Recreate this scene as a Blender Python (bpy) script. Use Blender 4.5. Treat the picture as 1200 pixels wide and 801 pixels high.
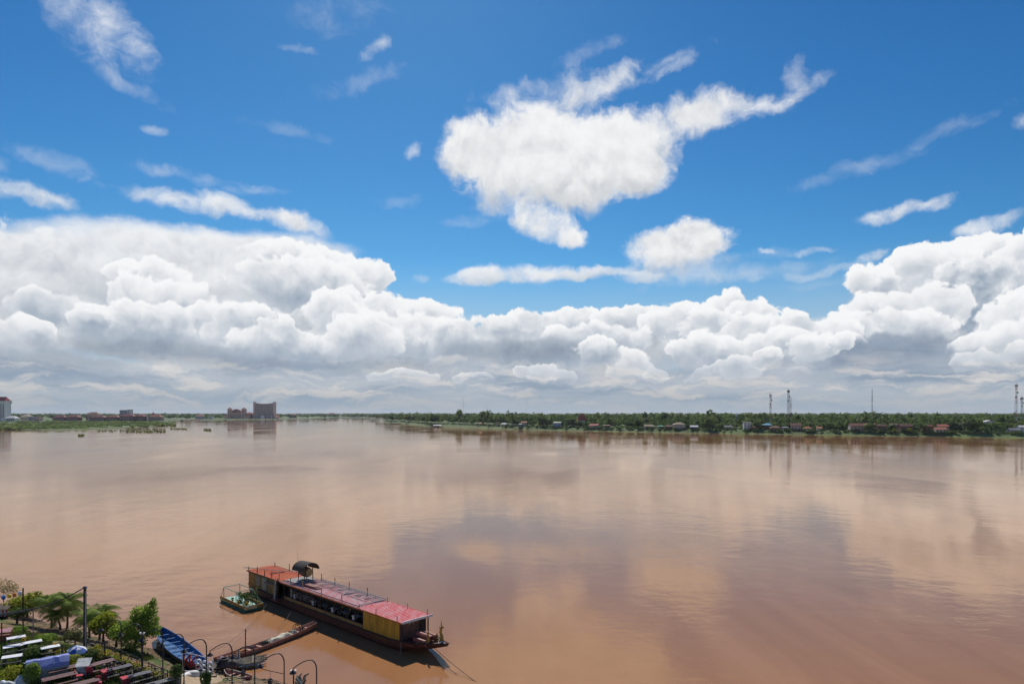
import bpy, bmesh, math, random
import numpy as np
from mathutils import Vector, Matrix

R = math.radians
for _o in list(bpy.data.objects):
    bpy.data.objects.remove(_o, do_unlink=True)
scene = bpy.context.scene
COL = scene.collection

# ------------------------------------------------------------------ camera
CAM_H = 24.0            # metres above the river
FPX = 800.0             # focal length in pixels of the 1200 px wide photograph (24 mm)
HOR = 484.0             # horizon row
cam_data = bpy.data.cameras.new("camera")
cam = bpy.data.objects.new("camera", cam_data)
COL.objects.link(cam)
cam.location = (0, 0, CAM_H)
cam.rotation_euler = (R(90), 0, 0)
cam_data.lens = 24.0
cam_data.sensor_width = 36.0
cam_data.shift_y = (HOR - 400.5) / 1200.0
cam_data.clip_start = 0.5
cam_data.clip_end = 60000
scene.camera = cam

# ------------------------------------------------------------------ sun, exposure
SUN_AZ, SUN_EL = -9.0, 44.0      # degrees from +Y (clockwise), above horizon
sun_data = bpy.data.lights.new("sun", 'SUN')
sun_data.energy = 4.2
sun_data.angle = R(0.53)
sun_data.color = (1.0, 0.95, 0.87)
sun = bpy.data.objects.new("sun", sun_data)
COL.objects.link(sun)
_sd = Vector((math.sin(R(SUN_AZ)) * math.cos(R(SUN_EL)), math.cos(R(SUN_AZ)) * math.cos(R(SUN_EL)), math.sin(R(SUN_EL))))
sun.rotation_euler = _sd.to_track_quat('Z', 'Y').to_euler()
sun.location = (0, 0, 300)
vs = scene.view_settings
vs.view_transform = 'Standard'
vs.look = 'None'
vs.exposure = 0.0
vs.gamma = 1.0
vs.use_curve_mapping = False
scene.render.engine = 'CYCLES'
cy = scene.cycles
cy.max_bounces = 6
cy.diffuse_bounces = 2
cy.glossy_bounces = 3
cy.transmission_bounces = 3
cy.transparent_max_bounces = 8
cy.volume_bounces = 0
cy.use_adaptive_sampling = True
cy.adaptive_threshold = 0.01
cy.adaptive_min_samples = 24
cy.use_denoising = True
cy.caustics_reflective = False
cy.caustics_refractive = False

# ------------------------------------------------------------------ sky with clouds (world nodes)
world = bpy.data.worlds.new("World")
scene.world = world
world.use_nodes = True
world.cycles.sampling_method = 'MANUAL'
world.cycles.sample_map_resolution = 512
WT = world.node_tree
WT.nodes.clear()


class S:
    """A socket of the world tree that understands arithmetic."""
    def __init__(self, s): self.s = s
    def __add__(self, o): return M('ADD', self, o)
    def __radd__(self, o): return M('ADD', o, self)
    def __sub__(self, o): return M('SUBTRACT', self, o)
    def __rsub__(self, o): return M('SUBTRACT', o, self)
    def __mul__(self, o): return M('MULTIPLY', self, o)
    def __rmul__(self, o): return M('MULTIPLY', o, self)
    def __truediv__(self, o): return M('DIVIDE', self, o)


def _plug(sock, v):
    if isinstance(v, S):
        WT.links.new(v.s, sock)
    elif isinstance(v, (tuple, list)) and len(v) == 3 and sock.type == 'RGBA':
        sock.default_value = (*v, 1)
    else:
        sock.default_value = v


def M(op, *args):
    n = WT.nodes.new('ShaderNodeMath'); n.operation = op
    for i, a in enumerate(args): _plug(n.inputs[i], a)
    return S(n.outputs[0])


def VM(op, *args, out='Vector'):
    n = WT.nodes.new('ShaderNodeVectorMath'); n.operation = op
    for i, a in enumerate(args): _plug(n.inputs[i], a)
    return S(n.outputs[out])


def XYZ(x, y, z):
    n = WT.nodes.new('ShaderNodeCombineXYZ')
    for i, a in enumerate((x, y, z)): _plug(n.inputs[i], a)
    return S(n.outputs[0])


def SEP(v):
    n = WT.nodes.new('ShaderNodeSeparateXYZ'); _plug(n.inputs[0], v)
    return [S(o) for o in n.outputs]


def NOISE(vec, scale, detail=5.0, rough=0.5, lac=2.0, dist=0.0, color=False):
    n = WT.nodes.new('ShaderNodeTexNoise'); n.noise_dimensions = '3D'
    _plug(n.inputs['Vector'], vec)
    n.inputs['Scale'].default_value = scale; n.inputs['Detail'].default_value = detail
    n.inputs['Roughness'].default_value = rough; n.inputs['Lacunarity'].default_value = lac
    n.inputs['Distortion'].default_value = dist
    return S(n.outputs['Color' if color else 'Fac'])


def VORO(vec, scale, detail=2.0, rough=0.5, smooth=0.3):
    n = WT.nodes.new('ShaderNodeTexVoronoi'); n.feature = 'SMOOTH_F1'; n.voronoi_dimensions = '2D'
    _plug(n.inputs['Vector'], vec)
    n.inputs['Scale'].default_value = scale; n.inputs['Detail'].default_value = detail
    n.inputs['Roughness'].default_value = rough; n.inputs['Smoothness'].default_value = smooth
    return S(n.outputs['Distance'])


def STEP(v, lo, hi, a=0.0, b=1.0):
    n = WT.nodes.new('ShaderNodeMapRange'); n.interpolation_type = 'SMOOTHSTEP'; n.clamp = False
    _plug(n.inputs[0], v)
    for i, q in enumerate((lo, hi, a, b)): _plug(n.inputs[i + 1], q)
    return S(n.outputs[0])


def LIN(v, lo, hi, a=0.0, b=1.0):
    return STEP(v, lo, hi, a, b)


def MIX(f, a, b):
    n = WT.nodes.new('ShaderNodeMix'); n.data_type = 'RGBA'
    _plug(n.inputs[0], f); _plug(n.inputs[6], a); _plug(n.inputs[7], b)
    return S(n.outputs[2])


SKY_STRENGTH = 0.1
HAZE = 0.000035
K = 1.0 / SKY_STRENGTH          # cloud colours below are given as seen, before the strength


def col(r, g, b): return (r * K, g * K, b * K)


def AE(px, py):
    """azimuth, elevation of a row and column of the photograph"""
    u, v = (px - 600) / FPX, (HOR - py) / FPX
    az = math.atan(u)
    return az, math.atan(v * math.cos(az))


tc = WT.nodes.new('ShaderNodeTexCoord')
DIR = VM('NORMALIZE', S(tc.outputs['Generated']))
dx_, dy_, dz_ = SEP(DIR)
AZ = M('ARCTAN2', dx_, dy_)
EL = M('ARCSINE', dz_)
PA = XYZ(AZ, EL, 0.0)

sky = WT.nodes.new('ShaderNodeTexSky')
sky.sky_type = 'NISHITA'
sky.sun_disc = False
sky.sun_elevation = R(SUN_EL)
sky.sun_rotation = R(SUN_AZ)
sky.altitude = 100
sky.air_density = 1.0
sky.dust_density = 0.15
sky.ozone_density = 2.2
SKYCOL = S(sky.outputs[0])
# grade of the clear sky: deeper and more saturated, as the photograph has it
_sep = WT.nodes.new('ShaderNodeSeparateColor'); WT.links.new(SKYCOL.s, _sep.inputs[0])
_cmb = WT.nodes.new('ShaderNodeCombineColor')
for _i, (_g, _k) in enumerate(((1.80, 0.64), (1.38, 0.81), (1.14, 0.88))):
    _v = M('MULTIPLY', M('POWER', M('MULTIPLY', S(_sep.outputs[_i]), SKY_STRENGTH), _g), _k * K)
    WT.links.new(_v.s, _cmb.inputs[_i])
CLEAR = S(_cmb.outputs[0])

# shared cloud noise, as functions of the direction only
_w1 = VM('SUBTRACT', NOISE(PA, 11.0, 3, 0.5, color=True), (0.5, 0.5, 0.5))
_w2 = VM('SUBTRACT', NOISE(PA, 42.0, 5, 0.6, color=True), (0.5, 0.5, 0.5))
PW = VM('MULTIPLY_ADD', _w2, (0.016, 0.014, 0.0), VM('MULTIPLY_ADD', _w1, (0.045, 0.035, 0.0), PA))
PB = VM('MULTIPLY_ADD', _w2, (0.020, 0.017, 0.0), VM('MULTIPLY_ADD', _w1, (0.040, 0.026, 0.0), PA))   # outlines
def dens(p):
    return NOISE(p, 9.0, 5, 0.55) * 2.1 + NOISE(p, 42.0, 8, 0.66) * 1.35 - VORO(p, 24.0, 2.6, 0.58, 0.35) * 0.75 - 1.17      # about -0.7 .. 0.7
D0 = dens(PW)
D1 = dens(VM('ADD', PW, (-0.006, 0.018, 0.0)))
GRAD = D0 - D1                                                                              # > 0 on the sides of the lumps that face the sun
NS = NOISE(VM('MULTIPLY', PB, (0.40, 1.6, 1.0)), 10.0, 8, 0.60, dist=0.3) * 2.4 - 1.2      # streaky
NW = NOISE(VM('MULTIPLY', PW, (1.0, 1.4, 1.0)), 20.0, 8, 0.60, dist=0.25) * 2.8 - 1.4       # wispy, fine
NU = NOISE(PW, 14.0, 8, 0.66) * 3.0 - 1.42                                                  # soft, feathered
NL = NOISE(PA, 4.5, 3, 0.5) * 2.0 - 1.0                                                    # slow light and dark
PL = VM('MULTIPLY_ADD', XYZ(GRAD, NS, NW), (1e-9, 1e-9, 1e-9), VM('MULTIPLY_ADD', XYZ(NL, NU, 0.0), (1e-9, 1e-9, 1e-9), PB))   # same point, worked out after the noises
SHARED = {'P': PL, 'D': D0, 'G': GRAD, 'S': NS, 'W': NW, 'L': NL, 'U': NU, 'E': EL, 'A': AZ}

# every cloud puff is the same small group of nodes with its own numbers
_main = WT
def new_group(name, ins):
    g = bpy.data.node_groups.new(name, 'ShaderNodeTree')
    g.interface.new_socket("Color", in_out='OUTPUT', socket_type='NodeSocketColor')
    for n, t in ins: g.interface.new_socket(n, in_out='INPUT', socket_type='NodeSocket' + t)
    gi = g.nodes.new('NodeGroupInput')
    return g, {o.name: S(o) for o in gi.outputs if o.name}
PUFF, G = new_group("cloud_puff", (
    ("Sky", 'Color'), ("P", 'Vector'), ("Noise", 'Float'), ("Grad", 'Float'), ("Slow", 'Float'), ("X", 'Vector'), ("Y", 'Vector'), ("x0", 'Float'), ("y0", 'Float'),
    ("amp", 'Float'), ("lo", 'Float'), ("hi", 'Float'), ("op", 'Float'), ("gk", 'Float'), ("tilt", 'Float'), ("bias", 'Float'),
    ("rim", 'Float'), ("dark", 'Color'), ("bright", 'Color')))
WT = PUFF
_x = VM('DOT_PRODUCT', G['P'], G['X'], out='Value') + G['x0']
_y = VM('DOT_PRODUCT', G['P'], G['Y'], out='Value') + G['y0']
_r2 = M('MULTIPLY_ADD', _x, _x, _y * _y)
_F = M('MULTIPLY_ADD', G['Noise'], G['amp'], 1.0) - _r2
_al = M('MULTIPLY', STEP(_F, G['lo'], G['hi']), G['op'])
_sh = M('MULTIPLY_ADD', G['Grad'], G['gk'], M('MULTIPLY_ADD', _y, G['tilt'], G['bias']))
_sh = M('MULTIPLY_ADD', STEP(_F, 0.0, 0.85, 1.0, 0.0), G['rim'], M('MULTIPLY_ADD', G['Slow'], 0.14, _sh))
_c = MIX(STEP(_sh, -0.15, 1.15), G['dark'], G['bright'])
_o = MIX(_al, G['Sky'], _c)
_go = WT.nodes.new('NodeGroupOutput'); WT.links.new(_o.s, _go.inputs[0])

# far haze band behind the cloud bank, and the low streaks in front of it, all the way round
BACKB, G = new_group("haze_behind", (("Sky", 'Color'), ("E", 'Float'), ("L", 'Float')))
WT = BACKB
_hb = STEP(M('MULTIPLY_ADD', G['L'], 0.012, G['E']), 0.05, 0.23, 0.96, 0.0)
_o = MIX(_hb, G['Sky'], MIX(STEP(G['E'], 0.0, 0.12), col(0.36, 0.42, 0.49), col(0.42, 0.54, 0.68)))
_go = WT.nodes.new('NodeGroupOutput'); WT.links.new(_o.s, _go.inputs[0])
LOWB, G = new_group("low_streaks", (("Sky", 'Color'), ("E", 'Float'), ("L", 'Float'), ("P", 'Vector')))
WT = LOWB
_nb = NOISE(VM('MULTIPLY', G['P'], (0.75, 4.0, 1.0)), 13.0, 7, 0.62, dist=0.3)
_nb2 = NOISE(VM('MULTIPLY', G['P'], (0.5, 5.0, 1.0)), 7.0, 4, 0.55)
_lit = STEP(_nb, 0.47, 0.61)
_drk = STEP(_nb2, 0.42, 0.62)
_cb = MIX(_drk, MIX(STEP(G['E'], 0.0, 0.07), col(0.39, 0.445, 0.505), col(0.48, 0.53, 0.60)), MIX(STEP(G['E'], 0.0, 0.07), col(0.285, 0.365, 0.46), col(0.26, 0.335, 0.44)))
_cb = MIX(M('MULTIPLY', _lit, 0.85), _cb, MIX(STEP(G['E'], 0.0, 0.055), col(0.49, 0.48, 0.475), col(0.72, 0.695, 0.67)))
_o = MIX(STEP(M('MULTIPLY_ADD', G['L'], 0.010, G['E']), 0.030, 0.100, 0.93, 0.0), G['Sky'], _cb)
_o = MIX(STEP(G['E'], 0.0, 0.035, 0.6, 0.0), _o, col(0.37, 0.435, 0.505))
_go = WT.nodes.new('NodeGroupOutput'); WT.links.new(_o.s, _go.inputs[0])
WT = _main

PUFFS = []
def puff_ae(a0, e0, ra, re, amp=0.8, w=0.25, op=1.0, bright=(0.90, 0.91, 0.92), dark=(0.47, 0.51, 0.57),
            bias=0.5, tilt=0.42, gk=0.9, rim=0.25, noise='D', rot=0.0, lo=0.0):
    c, s = math.cos(R(rot)), math.sin(R(rot))
    vals = {"X": (c / ra, s / ra, 0), "Y": (-s / re, c / re, 0), "x0": -(c * a0 + s * e0) / ra, "y0": -(-s * a0 + c * e0) / re,
            "amp": amp, "lo": lo, "hi": lo + w, "op": op, "gk": gk, "tilt": tilt, "bias": bias, "rim": rim,
            "dark": (*col(*dark), 1), "bright": (*col(*bright), 1)}
    m = math.sqrt(1 + 0.75 * amp)
    ea = m * math.hypot(ra * c, re * s) + 0.035
    ee = m * math.hypot(ra * s, re * c) + 0.028
    PUFFS.append(('puff', a0 - ea, a0 + ea, e0 - ee, e0 + ee, vals, noise))

def puff(px, py, rx, ry, **k):
    a0, e0 = AE(px, py)
    puff_ae(a0, e0, (AE(px + rx, py)[0] - AE(px - rx, py)[0]) / 2, (AE(px, py - ry)[1] - AE(px, py + ry)[1]) / 2, **k)

def band(kind, e1): PUFFS.append((kind, -4.0, 4.0, -1.0, e1, None, None))
random.seed(5)
# --- high thin cloud, upper left and top
puff(105, 22, 95, 46, amp=1.35, w=2.55, op=0.85, noise='W', bias=0.9, tilt=0.1, gk=0.2, rim=0, rot=-28, bright=(0.82, 0.85, 0.90), dark=(0.6, 0.65, 0.72))
puff(130, 40, 60, 34, amp=1.23, w=2.38, op=0.7, noise='W', bias=0.9, tilt=0.1, gk=0.2, rim=0, rot=-25, bright=(0.86, 0.88, 0.91), dark=(0.6, 0.65, 0.72))
puff(400, 20, 62, 30, amp=1.48, w=3.74, op=0.55, noise='W', bias=0.9, tilt=0.0, gk=0.2, rim=0, rot=10)
puff(434, 62, 26, 12, amp=1.23, w=2.21, op=0.8, noise='W', bias=1.0, tilt=0.0, gk=0.2, rim=0, rot=38)
puff(345, 60, 25, 8, amp=1.54, w=3.06, op=0.55, noise='W', bias=1.0, tilt=0.0, gk=0.2, rim=0)
puff(182, 149, 20, 7, amp=1.54, w=2.38, op=0.55, noise='W', bias=1.0, tilt=0.0, gk=0.2, rim=0)
puff(180, 196, 34, 11, amp=1.35, w=2.72, op=0.6, noise='W', bias=1.0, tilt=0.0, gk=0.2, rim=0)
puff(485, 174, 13, 10, amp=1.54, w=1.70, op=0.55, noise='W', bias=1.0, tilt=0.0, gk=0.2, rim=0)
puff(790, 72, 44, 15, amp=1.35, w=2.21, op=0.8, noise='W', bias=1.0, tilt=0.0, gk=0.2, rim=0, rot=14)
# left, middle height
puff(25, 225, 75, 18, amp=0.99, w=1.53, op=0.95, noise='W', bias=0.8, tilt=0.3, gk=0.4, rim=0.1, rot=-6)
puff(0, 195, 20, 14, amp=1.23, w=2.72, op=0.5, noise='W', bias=1.0, tilt=0, rim=0)
puff(215, 233, 110, 15, amp=1.10, w=1.70, op=0.9, noise='W', bias=0.85, tilt=0.2, gk=0.4, rim=0.1, rot=-3)
puff(270, 238, 45, 15, amp=0.86, w=1.36, op=0.9, noise='W', bias=0.85, tilt=0.2, gk=0.4, rim=0.1, rot=-15)
puff(345, 261, 50, 13, amp=0.86, w=1.19, op=0.95, noise='W', bias=0.8, tilt=0.3, gk=0.4, rim=0.1, rot=-14)
puff(300, 222, 40, 8, amp=1.23, w=2.72, op=0.5, noise='W', bias=1.0, tilt=0.0, rim=0)
# --- the big lone cloud in the middle
A = dict(bright=(0.92, 0.925, 0.93), dark=(0.50, 0.53, 0.57))
puff(640, 118, 110, 34, amp=1.10, w=1.87, op=0.92, noise='W', bias=0.8, tilt=0.1, gk=0.3, rim=0, rot=12, **A)
puff(700, 98, 60, 20, amp=1.23, w=2.04, op=0.85, noise='W', bias=0.85, tilt=0.1, gk=0.3, rim=0, rot=22, **A)
puff(925, 105, 20, 38, amp=1.48, w=2.21, op=0.85, noise='W', bias=0.95, tilt=0, rim=0, rot=-25, **A)
puff(945, 102, 36, 11, amp=1.35, w=2.21, op=0.8, noise='W', bias=0.95, tilt=0, rim=0, rot=24, **A)
puff(880, 128, 58, 20, amp=1.23, w=1.70, op=0.92, noise='W', bias=0.9, tilt=0.1, gk=0.4, rim=0, rot=8, **A)
puff(800, 138, 78, 30, amp=0.99, w=1.05, op=0.97, noise='U', bias=0.76, tilt=0.2, gk=0.28, rim=0.1, rot=12, **A)
puff(740, 165, 60, 42, amp=0.88, w=0.90, noise='U', bias=0.71, tilt=0.25, gk=0.33, rim=0.1, **A)
puff(565, 180, 62, 50, amp=0.88, w=0.75, noise='U', bias=0.68, tilt=0.25, gk=0.39, rim=0.1, **A)
puff(640, 182, 108, 50, amp=0.62, w=0.9, op=0.97, noise='U', bias=0.62, tilt=0.34, gk=0.25, rim=0.1, **A)
puff(725, 170, 60, 36, amp=0.62, w=0.9, op=0.95, noise='U', bias=0.68, tilt=0.3, gk=0.25, rim=0.1, **A)
puff(800, 290, 62, 26, amp=0.62, w=0.9, op=0.92, noise='U', bias=0.62, tilt=0.34, gk=0.25, rim=0.1, **A)
puff(620, 165, 85, 50, amp=0.88, w=0.75, noise='U', bias=0.74, tilt=0.25, gk=0.33, rim=0.1, **A)
puff(695, 175, 80, 52, amp=0.88, w=0.75, noise='U', bias=0.74, tilt=0.28, gk=0.33, rim=0.1, **A)
puff(600, 215, 68, 36, amp=0.88, w=1.05, noise='U', bias=0.58, tilt=0.3, gk=0.33, rim=0.2, **A)
puff(670, 215, 85, 38, amp=0.77, w=0.90, noise='U', bias=0.58, tilt=0.34, gk=0.39, rim=0.15, **A)
puff(735, 200, 45, 40, amp=0.88, w=0.90, noise='U', bias=0.66, tilt=0.3, gk=0.39, rim=0.2, **A)
puff(640, 262, 48, 24, amp=0.99, w=1.05, noise='U', bias=0.76, tilt=0.2, gk=0.28, rim=0.1, rot=-15, **A)
puff(668, 277, 26, 14, amp=1.10, w=1.20, noise='U', bias=0.76, tilt=0.2, gk=0.28, rim=0.1, **A)
puff(590, 240, 40, 12, amp=1.35, w=1.70, op=0.8, noise='W', bias=0.85, tilt=0.1, rim=0, **A)
# --- streak and cumulus right of the middle
puff(610, 322, 105, 13, amp=0.74, w=1.19, op=0.97, noise='W', bias=0.72, tilt=0.4, gk=0.3, rim=0.1, rot=2, bright=(0.88, 0.90, 0.93), dark=(0.52, 0.57, 0.64))
puff(570, 326, 55, 12, amp=0.74, w=1.02, op=0.97, noise='W', bias=0.72, tilt=0.4, gk=0.3, rim=0.1, bright=(0.88, 0.90, 0.93), dark=(0.52, 0.57, 0.64))
puff(495, 325, 16, 6, amp=1.54, w=2.04, op=0.55, noise='W', bias=0.9, tilt=0, rim=0)
puff(850, 322, 130, 15, amp=0.9, w=2.25, op=0.75, noise='W', bias=0.85, tilt=0.2, gk=0.2, rim=0, rot=4)
puff(950, 318, 70, 7, amp=1.23, w=2.21, op=0.7, noise='W', bias=0.9, tilt=0.0, gk=0.2, rim=0, rot=4)
puff(770, 290, 52, 26, amp=0.88, w=0.90, noise='U', bias=0.66, tilt=0.3, gk=0.39, rim=0.15, **A)
puff(815, 280, 52, 28, amp=0.88, w=0.75, noise='U', bias=0.68, tilt=0.3, gk=0.39, rim=0.15, **A)
puff(790, 310, 75, 18, amp=0.77, w=1.50, op=0.9, noise='U', bias=0.46, tilt=0.3, gk=0.28, rim=0.2, **A)
puff(955, 292, 34, 5, amp=1.24, w=1.70, op=0.55, noise='W', bias=0.95, tilt=0, rim=0)
puff(893, 294, 12, 4, amp=1.38, w=1.70, op=0.55, noise='W', bias=0.95, tilt=0, rim=0)
puff(1062, 245, 64, 11, amp=1.10, w=1.53, op=0.95, noise='W', bias=0.9, tilt=0.1, gk=0.3, rim=0, rot=9)
puff(1165, 262, 50, 13, amp=1.10, w=1.70, op=0.92, noise='W', bias=0.9, tilt=0.1, gk=0.3, rim=0, rot=8)
puff(1196, 145, 22, 12, amp=1.35, w=2.38, op=0.7, noise='W', bias=0.95, tilt=0, rim=0)
puff(1025, 296, 24, 8, amp=1.23, w=1.70, op=0.8, noise='W', bias=0.9, tilt=0, rim=0, rot=15)

# streak running into the small cumulus, and faint wisps over the open blue
puff(690, 318, 75, 9, amp=0.9, w=1.2, op=0.9, noise='W', bias=0.75, tilt=0.3, gk=0.2, rim=0.1, rot=2)
puff(745, 322, 50, 9, amp=1.0, w=1.4, op=0.8, noise='W', bias=0.7, tilt=0.3, gk=0.2, rim=0.1, rot=-8)
for _x, _y, _rx, _ry, _r in ((60, 190, 70, 14, -8), (250, 210, 80, 10, -5), (420, 95, 60, 14, 20), (560, 255, 50, 10, 10), (880, 300, 70, 8, 5), (1000, 200, 90, 12, 8), (1120, 150, 70, 12, 10), (330, 150, 60, 10, -6), (700, 60, 70, 12, 15), (960, 330, 60, 8, 3), (480, 235, 40, 8, 0), (150, 100, 60, 12, -20)):
    puff(_x, _y, _rx, _ry, amp=1.5, w=2.6, op=0.34, noise='W', bias=0.95, tilt=0.0, gk=0.1, rim=0, rot=_r)
band('back', 0.25)
# --- cumulus bank: back rows first
BW = dict(bright=(0.93, 0.935, 0.945), dark=(0.30, 0.375, 0.475))
def cu(px, py, rx, ry, **k):
    kk = dict(amp=0.80, w=0.22, bias=0.62, tilt=0.46, gk=0.40, rim=0.30, **BW); kk.update(k); kk['bias'] -= 0.18
    puff(px, py, rx, ry, **kk)
def soft(px, py, rx, ry, **k):
    kk = dict(amp=0.55, w=0.9, bias=0.62, tilt=0.30, gk=0.35, rim=0.1, noise='S', bright=(0.88, 0.895, 0.915), dark=(0.47, 0.51, 0.57)); kk.update(k); kk['bias'] += 0.0
    puff(px, py, rx, ry, **kk)
def base(px, py, rx, ry, **k):
    kk = dict(amp=0.6, w=1.0, op=0.9, bias=0.4, tilt=0.25, gk=0.45, rim=0.1, noise='S', bright=(0.50, 0.56, 0.64), dark=(0.27, 0.335, 0.43)); kk.update(k)
    puff(px, py, rx, ry, **kk)
# generic bank beyond the frame, both sides and behind
for _k in range(26):
    _az = R(42 + _k * (360 - 84) / 25.0)
    _top = random.uniform(0.16, 0.30)
    for _j in range(2):
        ra = random.uniform(0.10, 0.17); re = _top * random.uniform(0.35, 0.5)
        a0 = _az + random.uniform(-.05, .05); e0 = _top - re * (1.0 + 0.5 * _j)
        aw = (a0 + math.pi) % (2 * math.pi) - math.pi
        puff_ae(aw, e0, ra, re, amp=0.7, w=0.3, bias=0.6, tilt=0.4, gk=1.0, **BW)
# pale body of the bank, behind the billows
for _x, _y, _rx, _ry in ((250, 385, 110, 40), (120, 385, 110, 34), (400, 385, 110, 44), (500, 400, 90, 36), (620, 405, 110, 34), (740, 400, 100, 34), (850, 400, 90, 40), (960, 400, 80, 36), (1060, 365, 90, 56), (1160, 345, 90, 60), (20, 390, 90, 34)):
    puff(_x, _y, _rx, _ry, amp=0.35, w=0.5, bias=0.5, tilt=0.34, gk=0.4, rim=0.15, bright=(0.86, 0.88, 0.905), dark=(0.34, 0.385, 0.45))
# left: broad sheet behind
soft(60, 300, 150, 44); soft(190, 285, 170, 32, bias=0.75); soft(330, 300, 110, 34, bias=0.72); soft(120, 335, 190, 40, bias=0.5)
soft(260, 330, 150, 42, bias=0.6); soft(20, 345, 100, 34, bias=0.5); soft(400, 335, 60, 42, bias=0.7, noise='D', w=0.5, gk=0.7)
cu(330, 300, 60, 22, bias=0.8); cu(385, 312, 52, 28, bias=0.78); cu(425, 325, 40, 28, bias=0.75); cu(350, 330, 90, 34, bias=0.62)
# right: the tall mass at the edge of the frame
cu(1150, 300, 70, 30, bias=0.78); cu(1085, 315, 75, 32, bias=0.78); cu(1200, 315, 50, 40, bias=0.8); cu(1230, 300, 60, 40, bias=0.75)
cu(1030, 330, 40, 28, bias=0.8); cu(1140, 345, 95, 45, bias=0.42, gk=0.8); cu(1200, 370, 60, 40, bias=0.8); cu(1020, 370, 62, 32, bias=0.72)
cu(1085, 360, 60, 36, bias=0.7); cu(1055, 385, 70, 30, bias=0.66); cu(990, 385, 50, 28, bias=0.74); cu(1260, 370, 90, 60, bias=0.7)
# middle: long bank
soft(650, 395, 130, 34, bias=0.55, noise='D', w=0.5); cu(600, 385, 60, 22, bias=0.7); cu(670, 375, 70, 18, bias=0.75); cu(740, 372, 60, 20, bias=0.75)
cu(800, 380, 60, 24, bias=0.72); cu(700, 400, 80, 26, bias=0.55); cu(960, 395, 60, 28, bias=0.72)
cu(855, 360, 24, 24, bias=0.8); cu(880, 370, 38, 22, bias=0.78); cu(830, 385, 40, 26, bias=0.7); cu(880, 395, 60, 28, bias=0.66); cu(930, 385, 36, 22, bias=0.74)
cu(920, 410, 70, 28, bias=0.66); cu(830, 415, 55, 26, bias=0.62)
# left cumulus towers
cu(455, 365, 30, 28, bias=0.78); cu(500, 372, 42, 28, bias=0.76); cu(470, 395, 60, 32, bias=0.66); cu(530, 395, 36, 26, bias=0.6); cu(405, 360, 30, 26, bias=0.8)
cu(390, 375, 45, 36, bias=0.7); cu(420, 400, 60, 32, bias=0.62)
cu(150, 322, 28, 20, bias=0.85); cu(195, 322, 40, 26, bias=0.85); cu(160, 350, 40, 34, bias=0.74); cu(215, 350, 38, 32, bias=0.74); cu(240, 375, 34, 26, bias=0.72)
cu(60, 365, 52, 28, bias=0.56); cu(25, 395, 50, 26, bias=0.62); cu(110, 375, 40, 22, bias=0.6)
cu(280, 380, 50, 26, bias=0.62); cu(330, 395, 60, 28, bias=0.62); cu(180, 375, 60, 30, bias=0.62)
base(150, 400, 80, 22); base(40, 420, 80, 22); base(210, 405, 90, 20, bias=0.5); base(320, 420, 110, 22, bias=0.55); base(430, 425, 90, 20, bias=0.55); base(560, 420, 110, 26, bias=0.5)
base(700, 430, 100, 22, bias=0.55); base(650, 410, 90, 18, bias=0.45)
for _x in range(-30, 1240, 62):
    base(_x + random.uniform(-20, 20), random.uniform(428, 452), random.uniform(50, 85), random.uniform(9, 16), bias=random.uniform(0.35, 0.6), noise='D', w=0.7, amp=0.9)
    cu(_x + random.uniform(-30, 30), random.uniform(418, 446), random.uniform(20, 40), random.uniform(7, 12), bias=random.uniform(0.5, 0.7), amp=1.3, w=0.8, op=0.85, bright=(0.78, 0.775, 0.77), dark=(0.40, 0.44, 0.50))
# dark rain base on the right
base(1060, 420, 105, 40, bright=(0.34, 0.40, 0.49), dark=(0.19, 0.25, 0.34), noise='D', w=0.7, amp=0.6, op=0.95)
base(1010, 440, 80, 18, bright=(0.40, 0.46, 0.54), dark=(0.27, 0.33, 0.41)); base(1140, 440, 110, 18, bright=(0.48, 0.53, 0.6), dark=(0.32, 0.38, 0.46))
cu(1170, 410, 60, 28, bias=0.66); cu(1215, 400, 60, 40, bias=0.66); cu(960, 412, 40, 20, bias=0.72); cu(1000, 405, 22, 14, bias=0.78)
for _x, _y, _rx, _ry in ((170, 408, 120, 16), (60, 425, 110, 14), (300, 425, 130, 14), (450, 428, 100, 13), (610, 412, 110, 18), (760, 440, 90, 12), (880, 446, 120, 11), (1060, 432, 110, 26), (1010, 418, 70, 26)):
    base(_x, _y, _rx, _ry, bias=0.35, noise='D', amp=0.7, w=1.1, op=0.9, bright=(0.44, 0.49, 0.56), dark=(0.23, 0.285, 0.365))
base(1040, 418, 92, 30, bias=0.4, noise='D', amp=0.6, w=0.8, op=0.95, bright=(0.33, 0.40, 0.50), dark=(0.19, 0.25, 0.35))
base(1000, 438, 60, 14, bias=0.4, noise='D', amp=0.7, w=0.9, op=0.9, bright=(0.34, 0.41, 0.50), dark=(0.22, 0.28, 0.37))
cu(955, 408, 34, 18, bias=0.74); cu(985, 400, 20, 12, bias=0.8); cu(1160, 425, 50, 20, bias=0.6); cu(1205, 415, 40, 26, bias=0.66)
# lower, nearer small cumulus
cu(635, 436, 26, 12, bias=0.85); cu(612, 434, 14, 8, bias=0.85); cu(660, 440, 20, 10, bias=0.75); cu(735, 425, 34, 22, bias=0.78); cu(765, 437, 18, 10, bias=0.8); cu(700, 412, 30, 20, bias=0.6)
cu(830, 435, 38, 10, bias=0.82, rot=10); cu(870, 430, 30, 14, bias=0.78); cu(900, 420, 24, 12, bias=0.75); cu(1150, 448, 18, 5, bias=0.95);
cu(475, 440, 40, 10, bias=0.65); cu(560, 442, 26, 7, bias=0.75)
band('low', 0.13)
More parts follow.
